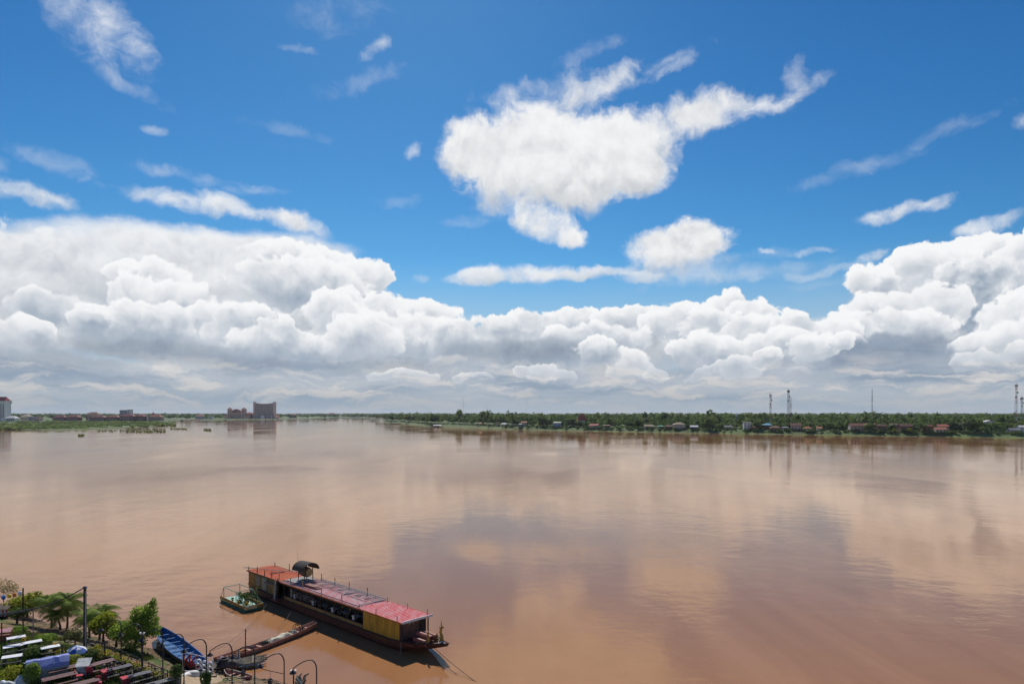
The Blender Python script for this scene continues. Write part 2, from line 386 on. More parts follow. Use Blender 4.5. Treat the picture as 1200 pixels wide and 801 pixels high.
# the sky is cut into fields so that each direction only works out the clouds near it
k_leaf = [0]
def leaf(a0, a1, e0, e1):
    todo = [q for q in PUFFS if q[2] > a0 and q[1] < a1 and q[4] > e0 and q[3] < e1]
    bg = WT.nodes.new('ShaderNodeBackground'); bg.inputs[1].default_value = SKY_STRENGTH
    if not todo:
        WT.links.new(CLEAR.s, bg.inputs[0])
        return bg.outputs[0]
    g, I = new_group("clouds", (("Sky", 'Color'), ("P", 'Vector')) + tuple((k, 'Float') for k in 'DGSWLUE'))
    out = I['Sky']
    k_leaf[0] += 1
    va = g.nodes.new('ShaderNodeVectorMath'); va.operation = 'ADD'      # keeps each field's nodes its own
    va.inputs[1].default_value = (1e-7 * k_leaf[0], 0, 0)
    g.links.new(I['P'].s, va.inputs[0]); I['P'] = S(va.outputs[0])
    for kind, _, _, _, _, vals, noise in todo:
        n = g.nodes.new('ShaderNodeGroup')
        n.node_tree = {'puff': PUFF, 'back': BACKB, 'low': LOWB}[kind]
        J = n.inputs
        g.links.new(out.s, J['Sky'])
        if kind == 'puff':
            for k, v in vals.items(): J[k].default_value = v
            for a, b in (('P', 'P'), (noise, 'Noise'), ('G', 'Grad'), ('L', 'Slow')): g.links.new(I[a].s, J[b])
        else:
            for a in ('E', 'L', 'P'):
                if a in J: g.links.new(I[a].s, J[a])
        out = S(n.outputs[0])
    go = g.nodes.new('NodeGroupOutput'); g.links.new(out.s, go.inputs[0])
    n = WT.nodes.new('ShaderNodeGroup'); n.node_tree = g
    WT.links.new(CLEAR.s, n.inputs['Sky'])
    for k in ('P', 'D', 'G', 'S', 'W', 'L', 'U', 'E'): WT.links.new(SHARED[k].s, n.inputs[k])
    WT.links.new(n.outputs[0], bg.inputs[0])
    return bg.outputs[0]

def split(coord, c, lo, hi):
    m = WT.nodes.new('ShaderNodeMixShader')
    WT.links.new(M('GREATER_THAN', coord, c).s, m.inputs[0])
    WT.links.new(lo, m.inputs[1]); WT.links.new(hi, m.inputs[2])
    return m.outputs[0]

def rows(a0, a1, cuts):
    if len(cuts) == 2: return leaf(a0, a1, cuts[0], cuts[1])
    k = len(cuts) // 2
    return split(EL, cuts[k], rows(a0, a1, cuts[:k + 1]), rows(a0, a1, cuts[k:]))

def columns(cuts, ecuts):
    if len(cuts) == 2: return rows(cuts[0], cuts[1], ecuts)
    k = len(cuts) // 2
    return split(AZ, cuts[k], columns(cuts[:k + 1], ecuts), columns(cuts[k:], ecuts))

_inside = columns([-0.70 + 1.40 * k / 14 for k in range(15)], [0.0, 0.075, 0.13, 0.19, 0.28, 0.62])
_left = columns([-math.pi - 0.01, -2.3, -1.5, -1.1, -0.70], [0.0, 0.12, 0.36])
_right = columns([0.70, 1.1, 1.5, 2.3, math.pi + 0.01], [0.0, 0.12, 0.36])
_clr = WT.nodes.new('ShaderNodeBackground'); _clr.inputs[1].default_value = SKY_STRENGTH
WT.links.new(CLEAR.s, _clr.inputs[0])
_out = split(AZ, -0.70, split(EL, 0.36, _left, _clr.outputs[0]), split(AZ, 0.70, split(EL, 0.62, _inside, _clr.outputs[0]), split(EL, 0.36, _right, _clr.outputs[0])))
_gnd = WT.nodes.new('ShaderNodeBackground'); _gnd.inputs[1].default_value = 1.0
_gnd.inputs[0].default_value = (0.32, 0.30, 0.28, 1)
_out = split(EL, 0.0, _gnd.outputs[0], _out)
wo = WT.nodes.new('ShaderNodeOutputWorld')
WT.links.new(_out, wo.inputs[0])
# ------------------------------------------------------------------ helpers
def W(px, py, z=0.0):
    """place on the level z that the photograph shows at this column and row"""
    d = FPX * (CAM_H - z) / (py - HOR)
    return Vector(((px - 600) / FPX * d, d, z))

def WD(px, d, z=0.0):
    return Vector(((px - 600) / FPX * d, d, z))

MATS = {}
def mat(name, c, rough=0.8, var=0.18, scale=3.0, metal=0.0, bump=0.0, hue=None, detail=4.0, stretch=(1, 1, 1), spec=0.3, objvar=0.0, trans=0.0):
    """plain procedural surface: base colour, mottled by noise towards a second tone"""
    if name in MATS: return MATS[name]
    m = bpy.data.materials.new(name); m.use_nodes = True
    t = m.node_tree; N = t.nodes; L = t.links
    b = N['Principled BSDF']
    b.inputs['Roughness'].default_value = rough
    b.inputs['Metallic'].default_value = metal
    b.inputs['Specular IOR Level'].default_value = spec
    geo = N.new('ShaderNodeNewGeometry'); mp = N.new('ShaderNodeMapping'); mp.inputs['Scale'].default_value = stretch
    L.new(geo.outputs['Position'], mp.inputs['Vector'])
    nz = N.new('ShaderNodeTexNoise'); nz.inputs['Scale'].default_value = scale; nz.inputs['Detail'].default_value = detail; nz.inputs['Roughness'].default_value = 0.62
    L.new(mp.outputs[0], nz.inputs['Vector'])
    mr = N.new('ShaderNodeMapRange'); mr.inputs[1].default_value = 0.3; mr.inputs[2].default_value = 0.7
    L.new(nz.outputs['Fac'], mr.inputs[0])
    c2 = hue if hue else tuple(max(0.0, x * (1 - 2.2 * var)) for x in c)
    c1 = tuple(min(1.0, x * (1 + var)) for x in c)
    mx = N.new('ShaderNodeMix'); mx.data_type = 'RGBA'
    mx.inputs[6].default_value = (*c2, 1); mx.inputs[7].default_value = (*c1, 1)
    L.new(mr.outputs[0], mx.inputs[0])
    src = mx.outputs[2]
    if objvar:
        oi = N.new('ShaderNodeObjectInfo'); hs = N.new('ShaderNodeHueSaturation')
        m1 = N.new('ShaderNodeMapRange'); m1.inputs[3].default_value = 1 - objvar; m1.inputs[4].default_value = 1 + objvar
        L.new(oi.outputs['Random'], m1.inputs[0]); L.new(m1.outputs[0], hs.inputs['Value']); L.new(src, hs.inputs['Color'])
        src = hs.outputs[0]
    L.new(src, b.inputs['Base Color'])
    if trans:
        tr = N.new('ShaderNodeBsdfTranslucent'); L.new(src, tr.inputs[0])
        ms = N.new('ShaderNodeMixShader'); ms.inputs[0].default_value = trans
        L.new(b.outputs[0], ms.inputs[1]); L.new(tr.outputs[0], ms.inputs[2]); L.new(ms.outputs[0], N['Material Output'].inputs[0])
    if bump:
        bn = N.new('ShaderNodeBump'); bn.inputs['Strength'].default_value = bump; bn.inputs['Distance'].default_value = 0.05
        L.new(nz.outputs['Fac'], bn.inputs['Height']); L.new(bn.outputs[0], b.inputs['Normal'])
    MATS[name] = m
    return m

class MB:
    """collects simple shapes into one mesh"""
    def __init__(self): self.v = []; self.f = []
    def add(self, vs, fs):
        o = len(self.v); self.v += [tuple(q) for q in vs]; self.f += [tuple(i + o for i in f) for f in fs]; return self
    def box(self, x0, x1, y0, y1, z0, z1):
        vs = [(x, y, z) for z in (z0, z1) for y in (y0, y1) for x in (x0, x1)]
        return self.add(vs, [(0, 2, 3, 1), (4, 5, 7, 6), (0, 1, 5, 4), (2, 6, 7, 3), (0, 4, 6, 2), (1, 3, 7, 5)])
    def hexa(self, vs):     # 8 corners: bottom 4 round, top 4 round
        return self.add(vs, [(3, 2, 1, 0), (4, 5, 6, 7), (0, 1, 5, 4), (1, 2, 6, 5), (2, 3, 7, 6), (3, 0, 4, 7)])
    def beam(self, a, b, w, h=None, up=(0, 0, 1)):
        a, b = Vector(a), Vector(b); h = h or w
        d = (b - a).normalized(); s = d.cross(Vector(up))
        if s.length < 1e-4: s = d.cross(Vector((1, 0, 0)))
        s.normalize(); u = s.cross(d)
        s *= w / 2; u *= h / 2
        return self.hexa([a - s - u, a + s - u, a + s + u, a - s + u, b - s - u, b + s - u, b + s + u, b - s + u])
    def tube(self, pts, r, n=6, cap=True):
        pts = [Vector(p) for p in pts]; m = len(pts)
        rr = r if isinstance(r, (list, tuple)) else [r] * m
        vs = []; ref = None
        for i, p in enumerate(pts):
            d = (pts[min(i + 1, m - 1)] - pts[max(i - 1, 0)])
            if d.length < 1e-6: d = Vector((0, 0, 1))
            d.normalize()
            if ref is None: ref = Vector((1, 0, 0)) if abs(d.x) < 0.9 else Vector((0, 1, 0))
            s = d.cross(ref); s.normalize(); ref = s.cross(d)
            for k in range(n):
                a = 2 * math.pi * k / n
                vs.append(p + (s * math.cos(a) + ref * math.sin(a)) * rr[i])
        fs = [(i * n + k, i * n + (k + 1) % n, (i + 1) * n + (k + 1) % n, (i + 1) * n + k) for i in range(m - 1) for k in range(n)]
        if cap: fs += [tuple(range(n))[::-1], tuple((m - 1) * n + k for k in range(n))]
        return self.add(vs, fs)
    def lathe(self, prof, c=(0, 0, 0), n=12, axis='z'):
        vs = []
        for r, z in prof:
            for k in range(n):
                a = 2 * math.pi * k / n
                p = (r * math.cos(a), r * math.sin(a), z)
                if axis == 'x': p = (z, p[0], p[1])
                if axis == 'y': p = (p[0], z, p[1])
                vs.append((c[0] + p[0], c[1] + p[1], c[2] + p[2]))
        m = len(prof)
        fs = [(i * n + k, i * n + (k + 1) % n, (i + 1) * n + (k + 1) % n, (i + 1) * n + k) for i in range(m - 1) for k in range(n)]
        fs += [tuple(range(n))[::-1], tuple((m - 1) * n + k for k in range(n))]
        return self.add(vs, fs)
    def loft(self, rings, cap=True, closed=True):
        n = len(rings[0]); vs = [p for r in rings for p in r]; fs = []
        for i in range(len(rings) - 1):
            for k in range(n if closed else n - 1):
                fs.append((i * n + k, i * n + (k + 1) % n, (i + 1) * n + (k + 1) % n, (i + 1) * n + k))
        if cap: fs += [tuple(range(n))[::-1], tuple((len(rings) - 1) * n + k for k in range(n))]
        return self.add(vs, fs)
    def quad(self, a, b, c, d): return self.add([a, b, c, d], [(0, 1, 2, 3)])
    def mesh(self, name, m, smooth=False):
        me = bpy.data.meshes.new(name); me.from_pydata(self.v, [], self.f); me.update()
        if m: me.materials.append(m)
        if smooth: me.polygons.foreach_set('use_smooth', [True] * len(me.polygons))
        return me
    def build(self, name, m, parent=None, smooth=False, loc=None, rz=0.0):
        o = bpy.data.objects.new(name, self.mesh(name, m, smooth)); COL.objects.link(o)
        if parent is not None: o.parent = parent
        if loc is not None: o.location = loc
        if rz: o.rotation_euler[2] = rz
        return o

def np_obj(name, V, F, m, parent=None, smooth=False):
    """mesh from numpy arrays: V (n,3), F (m,k) with k 3 or 4"""
    me = bpy.data.meshes.new(name)
    V = np.asarray(V, dtype=np.float32); F = np.asarray(F, dtype=np.int32); k = F.shape[1]
    me.vertices.add(len(V)); me.vertices.foreach_set('co', V.ravel())
    me.loops.add(F.size); me.loops.foreach_set('vertex_index', F.ravel())
    me.polygons.add(len(F)); me.polygons.foreach_set('loop_start', np.arange(0, F.size, k, dtype=np.int32))
    me.update(calc_edges=True)
    if smooth: me.polygons.foreach_set('use_smooth', np.ones(len(F), dtype=bool))
    me.materials.append(m)
    o = bpy.data.objects.new(name, me); COL.objects.link(o)
    if parent is not None: o.parent = parent
    return o

def tag(o, label=None, cat=None, group=None, kind=None):
    if label: o['label'] = label
    if cat: o['category'] = cat
    if group: o['group'] = group
    if kind: o['kind'] = kind
    return o

def thing(name, label, cat, loc=(0, 0, 0), rz=0.0, group=None):
    o = bpy.data.objects.new(name, None); COL.objects.link(o)
    o.location = loc; o.rotation_euler[2] = rz; o.empty_display_size = 0.3
    return tag(o, label, cat, group)

def dup(root, label=None, loc=None, rz=None, group=None, scale=None):
    r = root.copy(); COL.objects.link(r)
    if loc is not None: r.location = loc
    if rz is not None: r.rotation_euler[2] = rz
    if scale is not None: r.scale = (scale, scale, scale)
    if label: r['label'] = label
    if group: r['group'] = group
    for ch in list(root.children):
        c = ch.copy(); COL.objects.link(c); c.parent = r
        for g in list(ch.children):
            d = g.copy(); COL.objects.link(d); d.parent = c
    return r

rng = np.random.default_rng(11)
def unit(n):
    v = rng.normal(size=(n, 3)); return v / np.linalg.norm(v, axis=1)[:, None]

def leaf_quads(P, size, flat=0.0, aspect=1.0, Nrm=None):
    """square leaf clumps at the points P, turned at random (flat > 0 tips them level)"""
    n = len(P); a = unit(n)
    if Nrm is not None: a = a * 0.75 + Nrm; a /= np.linalg.norm(a, axis=1)[:, None]
    a[:, 2] += flat; a /= np.linalg.norm(a, axis=1)[:, None]
    b = np.cross(a, unit(n)); b /= np.linalg.norm(b, axis=1)[:, None] + 1e-9
    c = np.cross(a, b)
    s = (size * rng.uniform(0.6, 1.4, n))[:, None]
    b = b * s * 0.5 * aspect; c = c * s * 0.5
    V = np.stack([P - b, P + c * 0.8, P + b, P - c * 0.8], 1).reshape(-1, 3)
    F = np.arange(4 * n).reshape(n, 4)
    return V, F

def crown_points(n, lobes, shell=0.55):
    """points in the outer shell of a set of ellipsoids (x,y,z,rx,ry,rz)"""
    L = np.array(lobes, float); wgt = (L[:, 3] * L[:, 4] * L[:, 5]) ** (2 / 3); wgt /= wgt.sum()
    k = rng.choice(len(L), n, p=wgt); u = unit(n); r = shell + (1 - shell) * rng.random(n) ** 0.6
    r *= rng.uniform(0.9, 1.08, n)
    P = L[k, :3] + u * r[:, None] * L[k, 3:]
    return P, u

def text_meshes(items):
    """solid letters: (character, size, depth) -> meshes; called while the scene is still empty"""
    obs = []
    for ch, size, ext in items:
        cu_ = bpy.data.curves.new('letter', 'FONT'); cu_.body = ch; cu_.size = size; cu_.extrude = ext; cu_.resolution_u = 3
        o = bpy.data.objects.new('letter_curve', cu_); COL.objects.link(o); obs.append(o)
    dg = bpy.context.evaluated_depsgraph_get()
    out = [bpy.data.meshes.new_from_object(o.evaluated_get(dg)) for o in obs]
    for o in obs: bpy.data.objects.remove(o, do_unlink=True)
    return out
LETTERS = text_meshes([(ch, 1.6 if k < 2 else 1.35, .05) for k, ch in enumerate('KK888')])
# ------------------------------------------------------------------ the river
def water_material():
    m = bpy.data.materials.new("muddy_water"); m.use_nodes = True
    t = m.node_tree; N = t.nodes; L = t.links; b = N['Principled BSDF']
    b.inputs['IOR'].default_value = 1.333
    b.inputs['Specular IOR Level'].default_value = 0.0
    gl = N.new('ShaderNodeBsdfGlossy'); gl.inputs['Color'].default_value = (1.0, 0.88, 0.755, 1)      # warm balance of the reflected light, put into the gloss colour
    fr = N.new('ShaderNodeFresnel'); fr.inputs['IOR'].default_value = 1.30
    ms = N.new('ShaderNodeMixShader')
    geo = N.new('ShaderNodeNewGeometry')
    def noise(scale, detail, stretch, rough=0.5, rot=0.0, dist=0.0):
        mp = N.new('ShaderNodeMapping'); mp.inputs['Scale'].default_value = stretch; mp.inputs['Rotation'].default_value = (0, 0, rot)
        L.new(geo.outputs['Position'], mp.inputs['Vector'])
        n = N.new('ShaderNodeTexNoise'); n.inputs['Scale'].default_value = scale; n.inputs['Detail'].default_value = detail
        n.inputs['Roughness'].default_value = rough; n.inputs['Distortion'].default_value = dist
        L.new(mp.outputs[0], n.inputs['Vector']); return n.outputs['Fac']
    def math_(op, a, b_, c=None):
        n = N.new('ShaderNodeMath'); n.operation = op
        for i, q in enumerate((a, b_, c)):
            if q is None: continue
            if isinstance(q, float): n.inputs[i].default_value = q
            else: L.new(q, n.inputs[i])
        return n.outputs[0]
    silt = noise(0.02, 5, (1, 0.35, 1), 0.55, 0.3, 0.6)
    mx = N.new('ShaderNodeMix'); mx.data_type = 'RGBA'
    mx.inputs[6].default_value = (0.330, 0.152, 0.064, 1); mx.inputs[7].default_value = (0.402, 0.196, 0.088, 1)
    streak = noise(0.055, 7, (1, 0.22, 1), 0.6, 0.45, 2.2)
    sm = math_('MULTIPLY_ADD', math_('ADD', streak, -0.5), 1.5, silt)
    sr = N.new('ShaderNodeMapRange'); sr.inputs[1].default_value = 0.25; sr.inputs[2].default_value = 0.75; L.new(sm, sr.inputs[0])
    L.new(sr.outputs[0], mx.inputs[0]); L.new(mx.outputs[2], b.inputs['Base Color'])
    patch = noise(0.016, 4, (1, 0.5, 1), 0.5, 0.5, 0.8)
    pr = N.new('ShaderNodeMapRange'); pr.inputs[1].default_value = 0.40; pr.inputs[2].default_value = 0.66; pr.inputs[3].default_value = 0.17; pr.inputs[4].default_value = 0.95
    L.new(patch, pr.inputs[0])
    rr = N.new('ShaderNodeMapRange'); rr.inputs[1].default_value = 0.40; rr.inputs[2].default_value = 0.66; rr.inputs[3].default_value = 0.035; rr.inputs[4].default_value = 0.09
    L.new(patch, rr.inputs[0]); L.new(rr.outputs[0], gl.inputs['Roughness']); b.inputs['Roughness'].default_value = 1.0
    h = math_('MULTIPLY', noise(0.30, 3, (1, 1.6, 1), 0.5, 0.35), 0.050)
    h = math_('MULTIPLY_ADD', noise(1.3, 3, (0.8, 1.7, 1), 0.55, 0.2), 0.016, h)
    h = math_('MULTIPLY_ADD', noise(0.06, 4, (1, 1.0, 1), 0.5, 0.0, 1.5), 0.10, h)
    h = math_('MULTIPLY', h, pr.outputs[0])
    bn = N.new('ShaderNodeBump'); bn.inputs['Strength'].default_value = 1.0; bn.inputs['Distance'].default_value = 1.0
    L.new(h, bn.inputs['Height'])
    for q in (b, gl, fr): L.new(bn.outputs[0], q.inputs['Normal'])
    L.new(fr.outputs[0], ms.inputs[0]); L.new(b.outputs[0], ms.inputs[1]); L.new(gl.outputs[0], ms.inputs[2]); L.new(ms.outputs[0], N['Material Output'].inputs[0])
    return m
_w = MB(); _w.quad((-14000, -300, 0), (14000, -300, 0), (14000, 14000, 0), (-14000, 14000, 0))
tag(_w.build('river', water_material()), 'wide muddy brown river with soft cloud reflections', kind='structure')

# ------------------------------------------------------------------ far land
M_farland = mat('far_bank_grass', (0.105, 0.155, 0.042), 0.95, 0.3, 0.05, hue=(0.065, 0.08, 0.03), detail=6)
M_sand = mat('pale_embankment', (0.36, 0.30, 0.22), 0.95, 0.2, 0.02)
def strip_land(name, label, pts, inl, offs, zs, m, jit=0.0):
    V = []; n = len(offs)
    for (x, y), (ix, iy) in zip(pts, inl):
        l = math.hypot(ix, iy)
        for o, z in zip(offs, zs):
            V.append((x + ix / l * o + random.uniform(-jit, jit) * (o < 30), y + iy / l * o + random.uniform(-jit, jit) * (o < 30), z))
    F = [(i * n + k, (i + 1) * n + k, (i + 1) * n + k + 1, i * n + k + 1) for i in range(len(pts) - 1) for k in range(n - 1)]
    o = MB().add(V, F).build(name, m)
    return tag(o, label, kind='structure')
def dens_line(pts, step, wob):
    out = []
    for (x0, y0), (x1, y1) in zip(pts[:-1], pts[1:]):
        k = max(1, int(math.hypot(x1 - x0, y1 - y0) / step))
        for i in range(k):
            t = i / k; out.append((x0 + (x1 - x0) * t + random.uniform(-wob, wob), y0 + (y1 - y0) * t + random.uniform(-wob, wob)))
    out.append(pts[-1]); return out
RB = [(-405, 2140), (-330, 1800), (-160, 1280), (0, 1010), (114, 914), (209, 835), (294, 784), (369, 738), (436, 698), (496, 662), (700, 560), (1200, 420), (3000, 300)]
_rb = dens_line(RB, 12, 1.6)
strip_land('far_shore', 'wooded far river bank with green slope to the water', _rb, [(0.45, 0.9)] * len(_rb),
           [-3, 0.5, 5, 11, 22, 60, 200, 800, 3000, 9000], [-0.6, 0.2, 1.5, 3.6, 4.6, 5.0, 5.3, 6, 6, 6], M_farland, 0.6)
LB = [(-3000, 800), (-1500, 900), (-757, 1012), (-660, 965), (-622, 1010), (-640, 1150), (-660, 1280), (-790, 1600), (-875, 1745), (-1010, 2100), (-1045, 2260), (-960, 2560), (-880, 2743),
      (-872, 3490), (-740, 3840), (-300, 4300), (600, 4700), (4000, 5200)]
_lb = dens_line(LB, 30, 6.0)
_li = [(-0.5, 0.85) if y < 3000 else (0.0, 1.0) for x, y in _lb]
strip_land('left_shore', 'low green flats of the upstream bank', _lb, _li, [-3, 1, 6, 30, 120, 400, 2000, 8000], [-0.5, 0.3, 0.9, 1.3, 1.6, 2.5, 4, 5], M_farland, 2)
# pale strip of embankment at the back of the flats
_e = MB()
for a, b in zip([(-2600, 1700), (-1600, 1760), (-1150, 1830), (-980, 2010)], [(-1600, 1760), (-1150, 1830), (-980, 2010), (-1060, 2320)]):
    ax, ay = a; bx, by = b
    _e.hexa([(ax, ay, 0), (bx, by, 0), (bx, by + 25, 0), (ax, ay + 25, 0), (ax, ay + 8, 4.2), (bx, by + 8, 4.2), (bx, by + 25, 4.2), (ax, ay + 25, 4.2)])
tag(_e.build('embankment', M_sand), 'pale earth embankment behind the green flats', kind='structure')
# ------------------------------------------------------------------ far vegetation
def foliage(name, c, c2, scale, trans=0.25, objvar=0.0):
    return mat(name, c, 0.75, 0.25, scale, hue=c2, detail=3, objvar=objvar, trans=trans, spec=0.2)
M_wood = foliage('far_foliage', (0.155, 0.215, 0.055), (0.042, 0.074, 0.026), 0.06, 0.45)
M_wood2 = foliage('far_foliage_light', (0.20, 0.245, 0.06), (0.075, 0.11, 0.035), 0.08, 0.45)
M_bush = foliage('bank_bush', (0.13, 0.19, 0.045), (0.05, 0.08, 0.025), 0.12)
M_trunk = mat('bark', (0.10, 0.075, 0.055), 0.9, 0.3, 4.0)

def bank_d(px, pts=RB):
    q = [(600 + 800 * x / y, y) for x, y in pts]
    for (p0, y0), (p1, y1) in zip(q[:-1], q[1:]):
        if p0 <= px <= p1: return y0 + (y1 - y0) * (px - p0) / (p1 - p0)
    return q[-1][1] if px > q[-1][0] else q[0][1]

def canopy(name, label, spots, m, quads, size, kind='stuff'):
    """one mass of tree crowns: spots = (x, y, z ground, height, radius)"""
    Vs = []; n0 = 0; Fs = []
    base = []
    for k in range(6):
        lobes = [(0, 0, 0.62, 0.85, 0.85, 0.36)]
        for j in range(5):
            a = rng.uniform(0, 6.28); r = rng.uniform(0.35, 0.75)
            lobes.append((r * math.cos(a), r * math.sin(a), rng.uniform(0.42, 0.82), 0.48, 0.48, rng.uniform(0.14, 0.26)))
        P, u = crown_points(quads, lobes, 0.7)
        base.append((P, u))
    for (x, y, z, h, r) in spots:
        P, u = base[rng.integers(6)]
        a = rng.uniform(0, 6.28); c, s = math.cos(a), math.sin(a)
        Q = np.stack([(P[:, 0] * c - P[:, 1] * s) * r + x, (P[:, 0] * s + P[:, 1] * c) * r + y, P[:, 2] * h + z], 1)
        Un = np.stack([u[:, 0] * c - u[:, 1] * s, u[:, 0] * s + u[:, 1] * c, u[:, 2]], 1)
        V, F = leaf_quads(Q, size * r / 5.0, 0.1, 1.0, Un)
        Vs.append(V); Fs.append(F + n0); n0 += len(V)
    o = np_obj(name, np.concatenate(Vs), np.concatenate(Fs), m)
    return tag(o, label, kind=kind)

spots = []
# the belt of trees along the right-hand shore
for _ in range(1500):
    px = rng.uniform(440, 1260); d0 = bank_d(px)
    dd = 26 + 150 * rng.random() ** 1.2
    d = d0 + dd * (1.0 if d0 < 1100 else 1.4)
    h = rng.uniform(7.5, 15) * (1.5 if rng.random() < 0.12 else 1.0) * (1.15 if px < 620 else 1.0) * (0.62 if dd < 60 and px > 620 else 1.0)
    spots.append((*WD(px, d)[:2], 4.8, h, rng.uniform(3.2, 6.0)))
canopy('shore_wood', 'dense dark green wood along the far shore', spots[:1050], M_wood, 90, 2.6)
canopy('shore_wood', 'lighter green crowns scattered through the far shore wood', spots[1050:], M_wood2, 90, 2.6)
spots = []
for _ in range(900):
    px = rng.uniform(470, 1260); d = bank_d(px) + rng.uniform(150, 900)
    spots.append((*WD(px, d)[:2], 5.5, rng.uniform(10, 17) * (1.25 if rng.random() < 0.15 else 1.0), rng.uniform(5, 9)))
canopy('inland_wood', 'flat green wood reaching inland behind the far shore', spots, M_wood, 44, 3.4)
spots = []
for _ in range(900):
    px = rng.uniform(-60, 470); d = rng.uniform(2300, 4200) if px < 260 else rng.uniform(3000, 5600)
    if 255 < px < 345: d = rng.uniform(2650, 4000)
    spots.append((*WD(px, d)[:2], 4.5, rng.uniform(11, 19), rng.uniform(9, 17)))
canopy('upstream_wood', 'hazy low wood along the upstream horizon', spots, M_wood, 40, 3.0)
spots = []
for _ in range(700):
    px = rng.uniform(400, 1300); d = rng.uniform(1900, 4500)
    if px < 470: d = rng.uniform(4300, 6000)
    spots.append((*WD(px, d)[:2], 6, rng.uniform(12, 19), rng.uniform(10, 22)))
canopy('distant_wood', 'pale distant wood along the horizon', spots, M_wood2, 36, 3.0)
# bushes on the bank slope, and reeds of the flats
spots = []
for _ in range(1100):
    px = rng.uniform(452, 1260); d = bank_d(px) + rng.uniform(5, 32)
    spots.append((*WD(px, d)[:2], 2.2 + 0.05 * rng.uniform(0, 30), rng.uniform(1.2, 4.2), rng.uniform(1.3, 3.4)))
canopy('bank_bushes', 'low bright green bushes on the far bank slope', spots, M_bush, 30, 3.4)
spots = []
for _ in range(900):
    px = rng.uniform(-40, 205); d = 19200 / (rng.uniform(494.5, 503.5) - 484)
    x, y = WD(px, d)[:2]
    if x > -640 and y < 1290: continue
    spots.append((x, y, 1.0, rng.uniform(1.0, 2.6), rng.uniform(2.5, 7)))
for _ in range(260):
    px = rng.uniform(20, 215); d = rng.uniform(1350, 1700)
    x, y = WD(px, d)[:2]
    if x > -640 - (y - 1200) * 0.45: continue
    spots.append((x, y, 1.3, rng.uniform(2, 5), rng.uniform(3, 8)))
canopy('reed_flats', 'reeds and scrub on the upstream flats', spots, foliage('reed_green', (0.22, 0.27, 0.07), (0.10, 0.14, 0.035), 0.05, 0.4), 26, 3.6)

M_hyacinth = foliage('water_hyacinth', (0.16, 0.20, 0.035), (0.06, 0.09, 0.02), 0.3)
def hyacinth(label, px0, px1, py0, py1, n):
    P = []
    for _ in range(n):
        x, y, _z = W(rng.uniform(px0, px1), rng.uniform(py0, py1) - rng.random() * 0.3)
        P.append((x, y, rng.uniform(0.05, 0.7)))
    V, F = leaf_quads(np.array(P), 2.0, 0.6)
    tag(np_obj('water_hyacinth', V, F, M_hyacinth), label, 'plants', 'floating plant islands', kind='stuff')
hyacinth('long raft of floating water plants off the reed flats', 148, 194, 502, 507, 420)
hyacinth('thin strip of floating water plants at the tip of the flats', 200, 219, 502, 503.5, 120)
hyacinth('small round clump of water plants adrift below the flats', 92, 99, 509.3, 511.5, 60)
hyacinth('scattered bits of floating plants left of the long raft', 112, 146, 503.5, 506, 60)
hyacinth('lone dark clump of water plants far out in the river', 239, 247, 502.5, 505, 70)

# trees of the far shore that stand out
def far_tree(label, px, py_top, wpx, dd, m=None, z=4.8, group=None, trunk=True):
    d = bank_d(px) + dd; x, y = WD(px, d)[:2]
    top = CAM_H + (HOR - py_top) * d / 800.0
    h = max(5.0, top - z); r = wpx / 2 * d / 800.0
    t = thing('tree', label, 'tree', (x, y, z - 0.3))
    MB().tube([(0, 0, 0), (0.1, 0, h * 0.3), (-0.1, 0.1, h * 0.62)], [0.4, 0.32, 0.15], 6).build('trunk', M_trunk, t)
    lobes = [(0, 0, h * 0.66, r * 0.8, r * 0.8, h * 0.30)]
    for j in range(7):
        a = rng.uniform(0, 6.28); q = rng.uniform(0.35, 0.62) * r
        lobes.append((q * math.cos(a), q * math.sin(a), h * rng.uniform(0.42, 0.84), r * 0.45, r * 0.45, h * rng.uniform(0.12, 0.2)))
    P, u = crown_points(420, lobes, 0.7)
    V, F = leaf_quads(P, max(1.2, r * 0.34), 0.1, 1.0, u)
    np_obj('crown', V, F, m or M_wood, t)
    return t
M_yel = foliage('yellow_blossom', (0.42, 0.40, 0.03), (0.14, 0.18, 0.02), 0.4)
far_tree('broad dark round tree in front of the long white building, far shore', 1138, 489, 23, 16)
far_tree('dark round tree between two brown roofs, far shore', 1019, 495, 14, 12)
far_tree('tall bushy tree poking above the headland wood', 538, 479.5, 10, 60, M_wood2)
far_tree('wispy pale tree poking above the headland wood', 567, 480.5, 11, 60, M_wood2)
far_tree('small round tree standing above the shore wood', 599, 482.5, 7, 90)
far_tree('tall round tree on the skyline right of the terracotta temple roof', 756, 481, 7, 70)
far_tree('broad tree on the skyline at the middle of the far shore', 777, 481.5, 13, 90)
far_tree('dense tree on the skyline left of the white three-storey house', 842, 484, 10, 80)
far_tree('round tree on the skyline right of the red and white mast', 935, 484, 9, 100)
far_tree('bushy tree with rounded top on the skyline far right', 1066, 481.5, 8, 160)
far_tree('dark tree right behind the salmon roofs, far shore', 1116, 491, 14, 30)
far_tree('yellow flowering bush below the brown roofs, far shore', 1066, 500.8, 6, 9, M_yel, 3.2)
far_tree('small yellow flowering bush by the shore path', 1048, 502.3, 5, 8, M_yel, 3.0)
far_tree('dark leafy tree beside the pale two-storey house, far shore', 832, 490, 13, 14)
far_tree('leafy tree between the white house and the blue roof, far shore', 887, 493, 9, 14)
far_tree('dense dark tree at the tip of the headland', 459, 486, 12, 14, None, 3.5)
far_tree('broad olive tree near the headland tip', 480, 484.5, 16, 20, M_wood2, 4.0)
far_tree('dark tree above the floating boathouse', 508, 484, 15, 20)
far_tree('light green tree on the shore left of the salmon roof', 1082, 496, 10, 12, M_wood2)
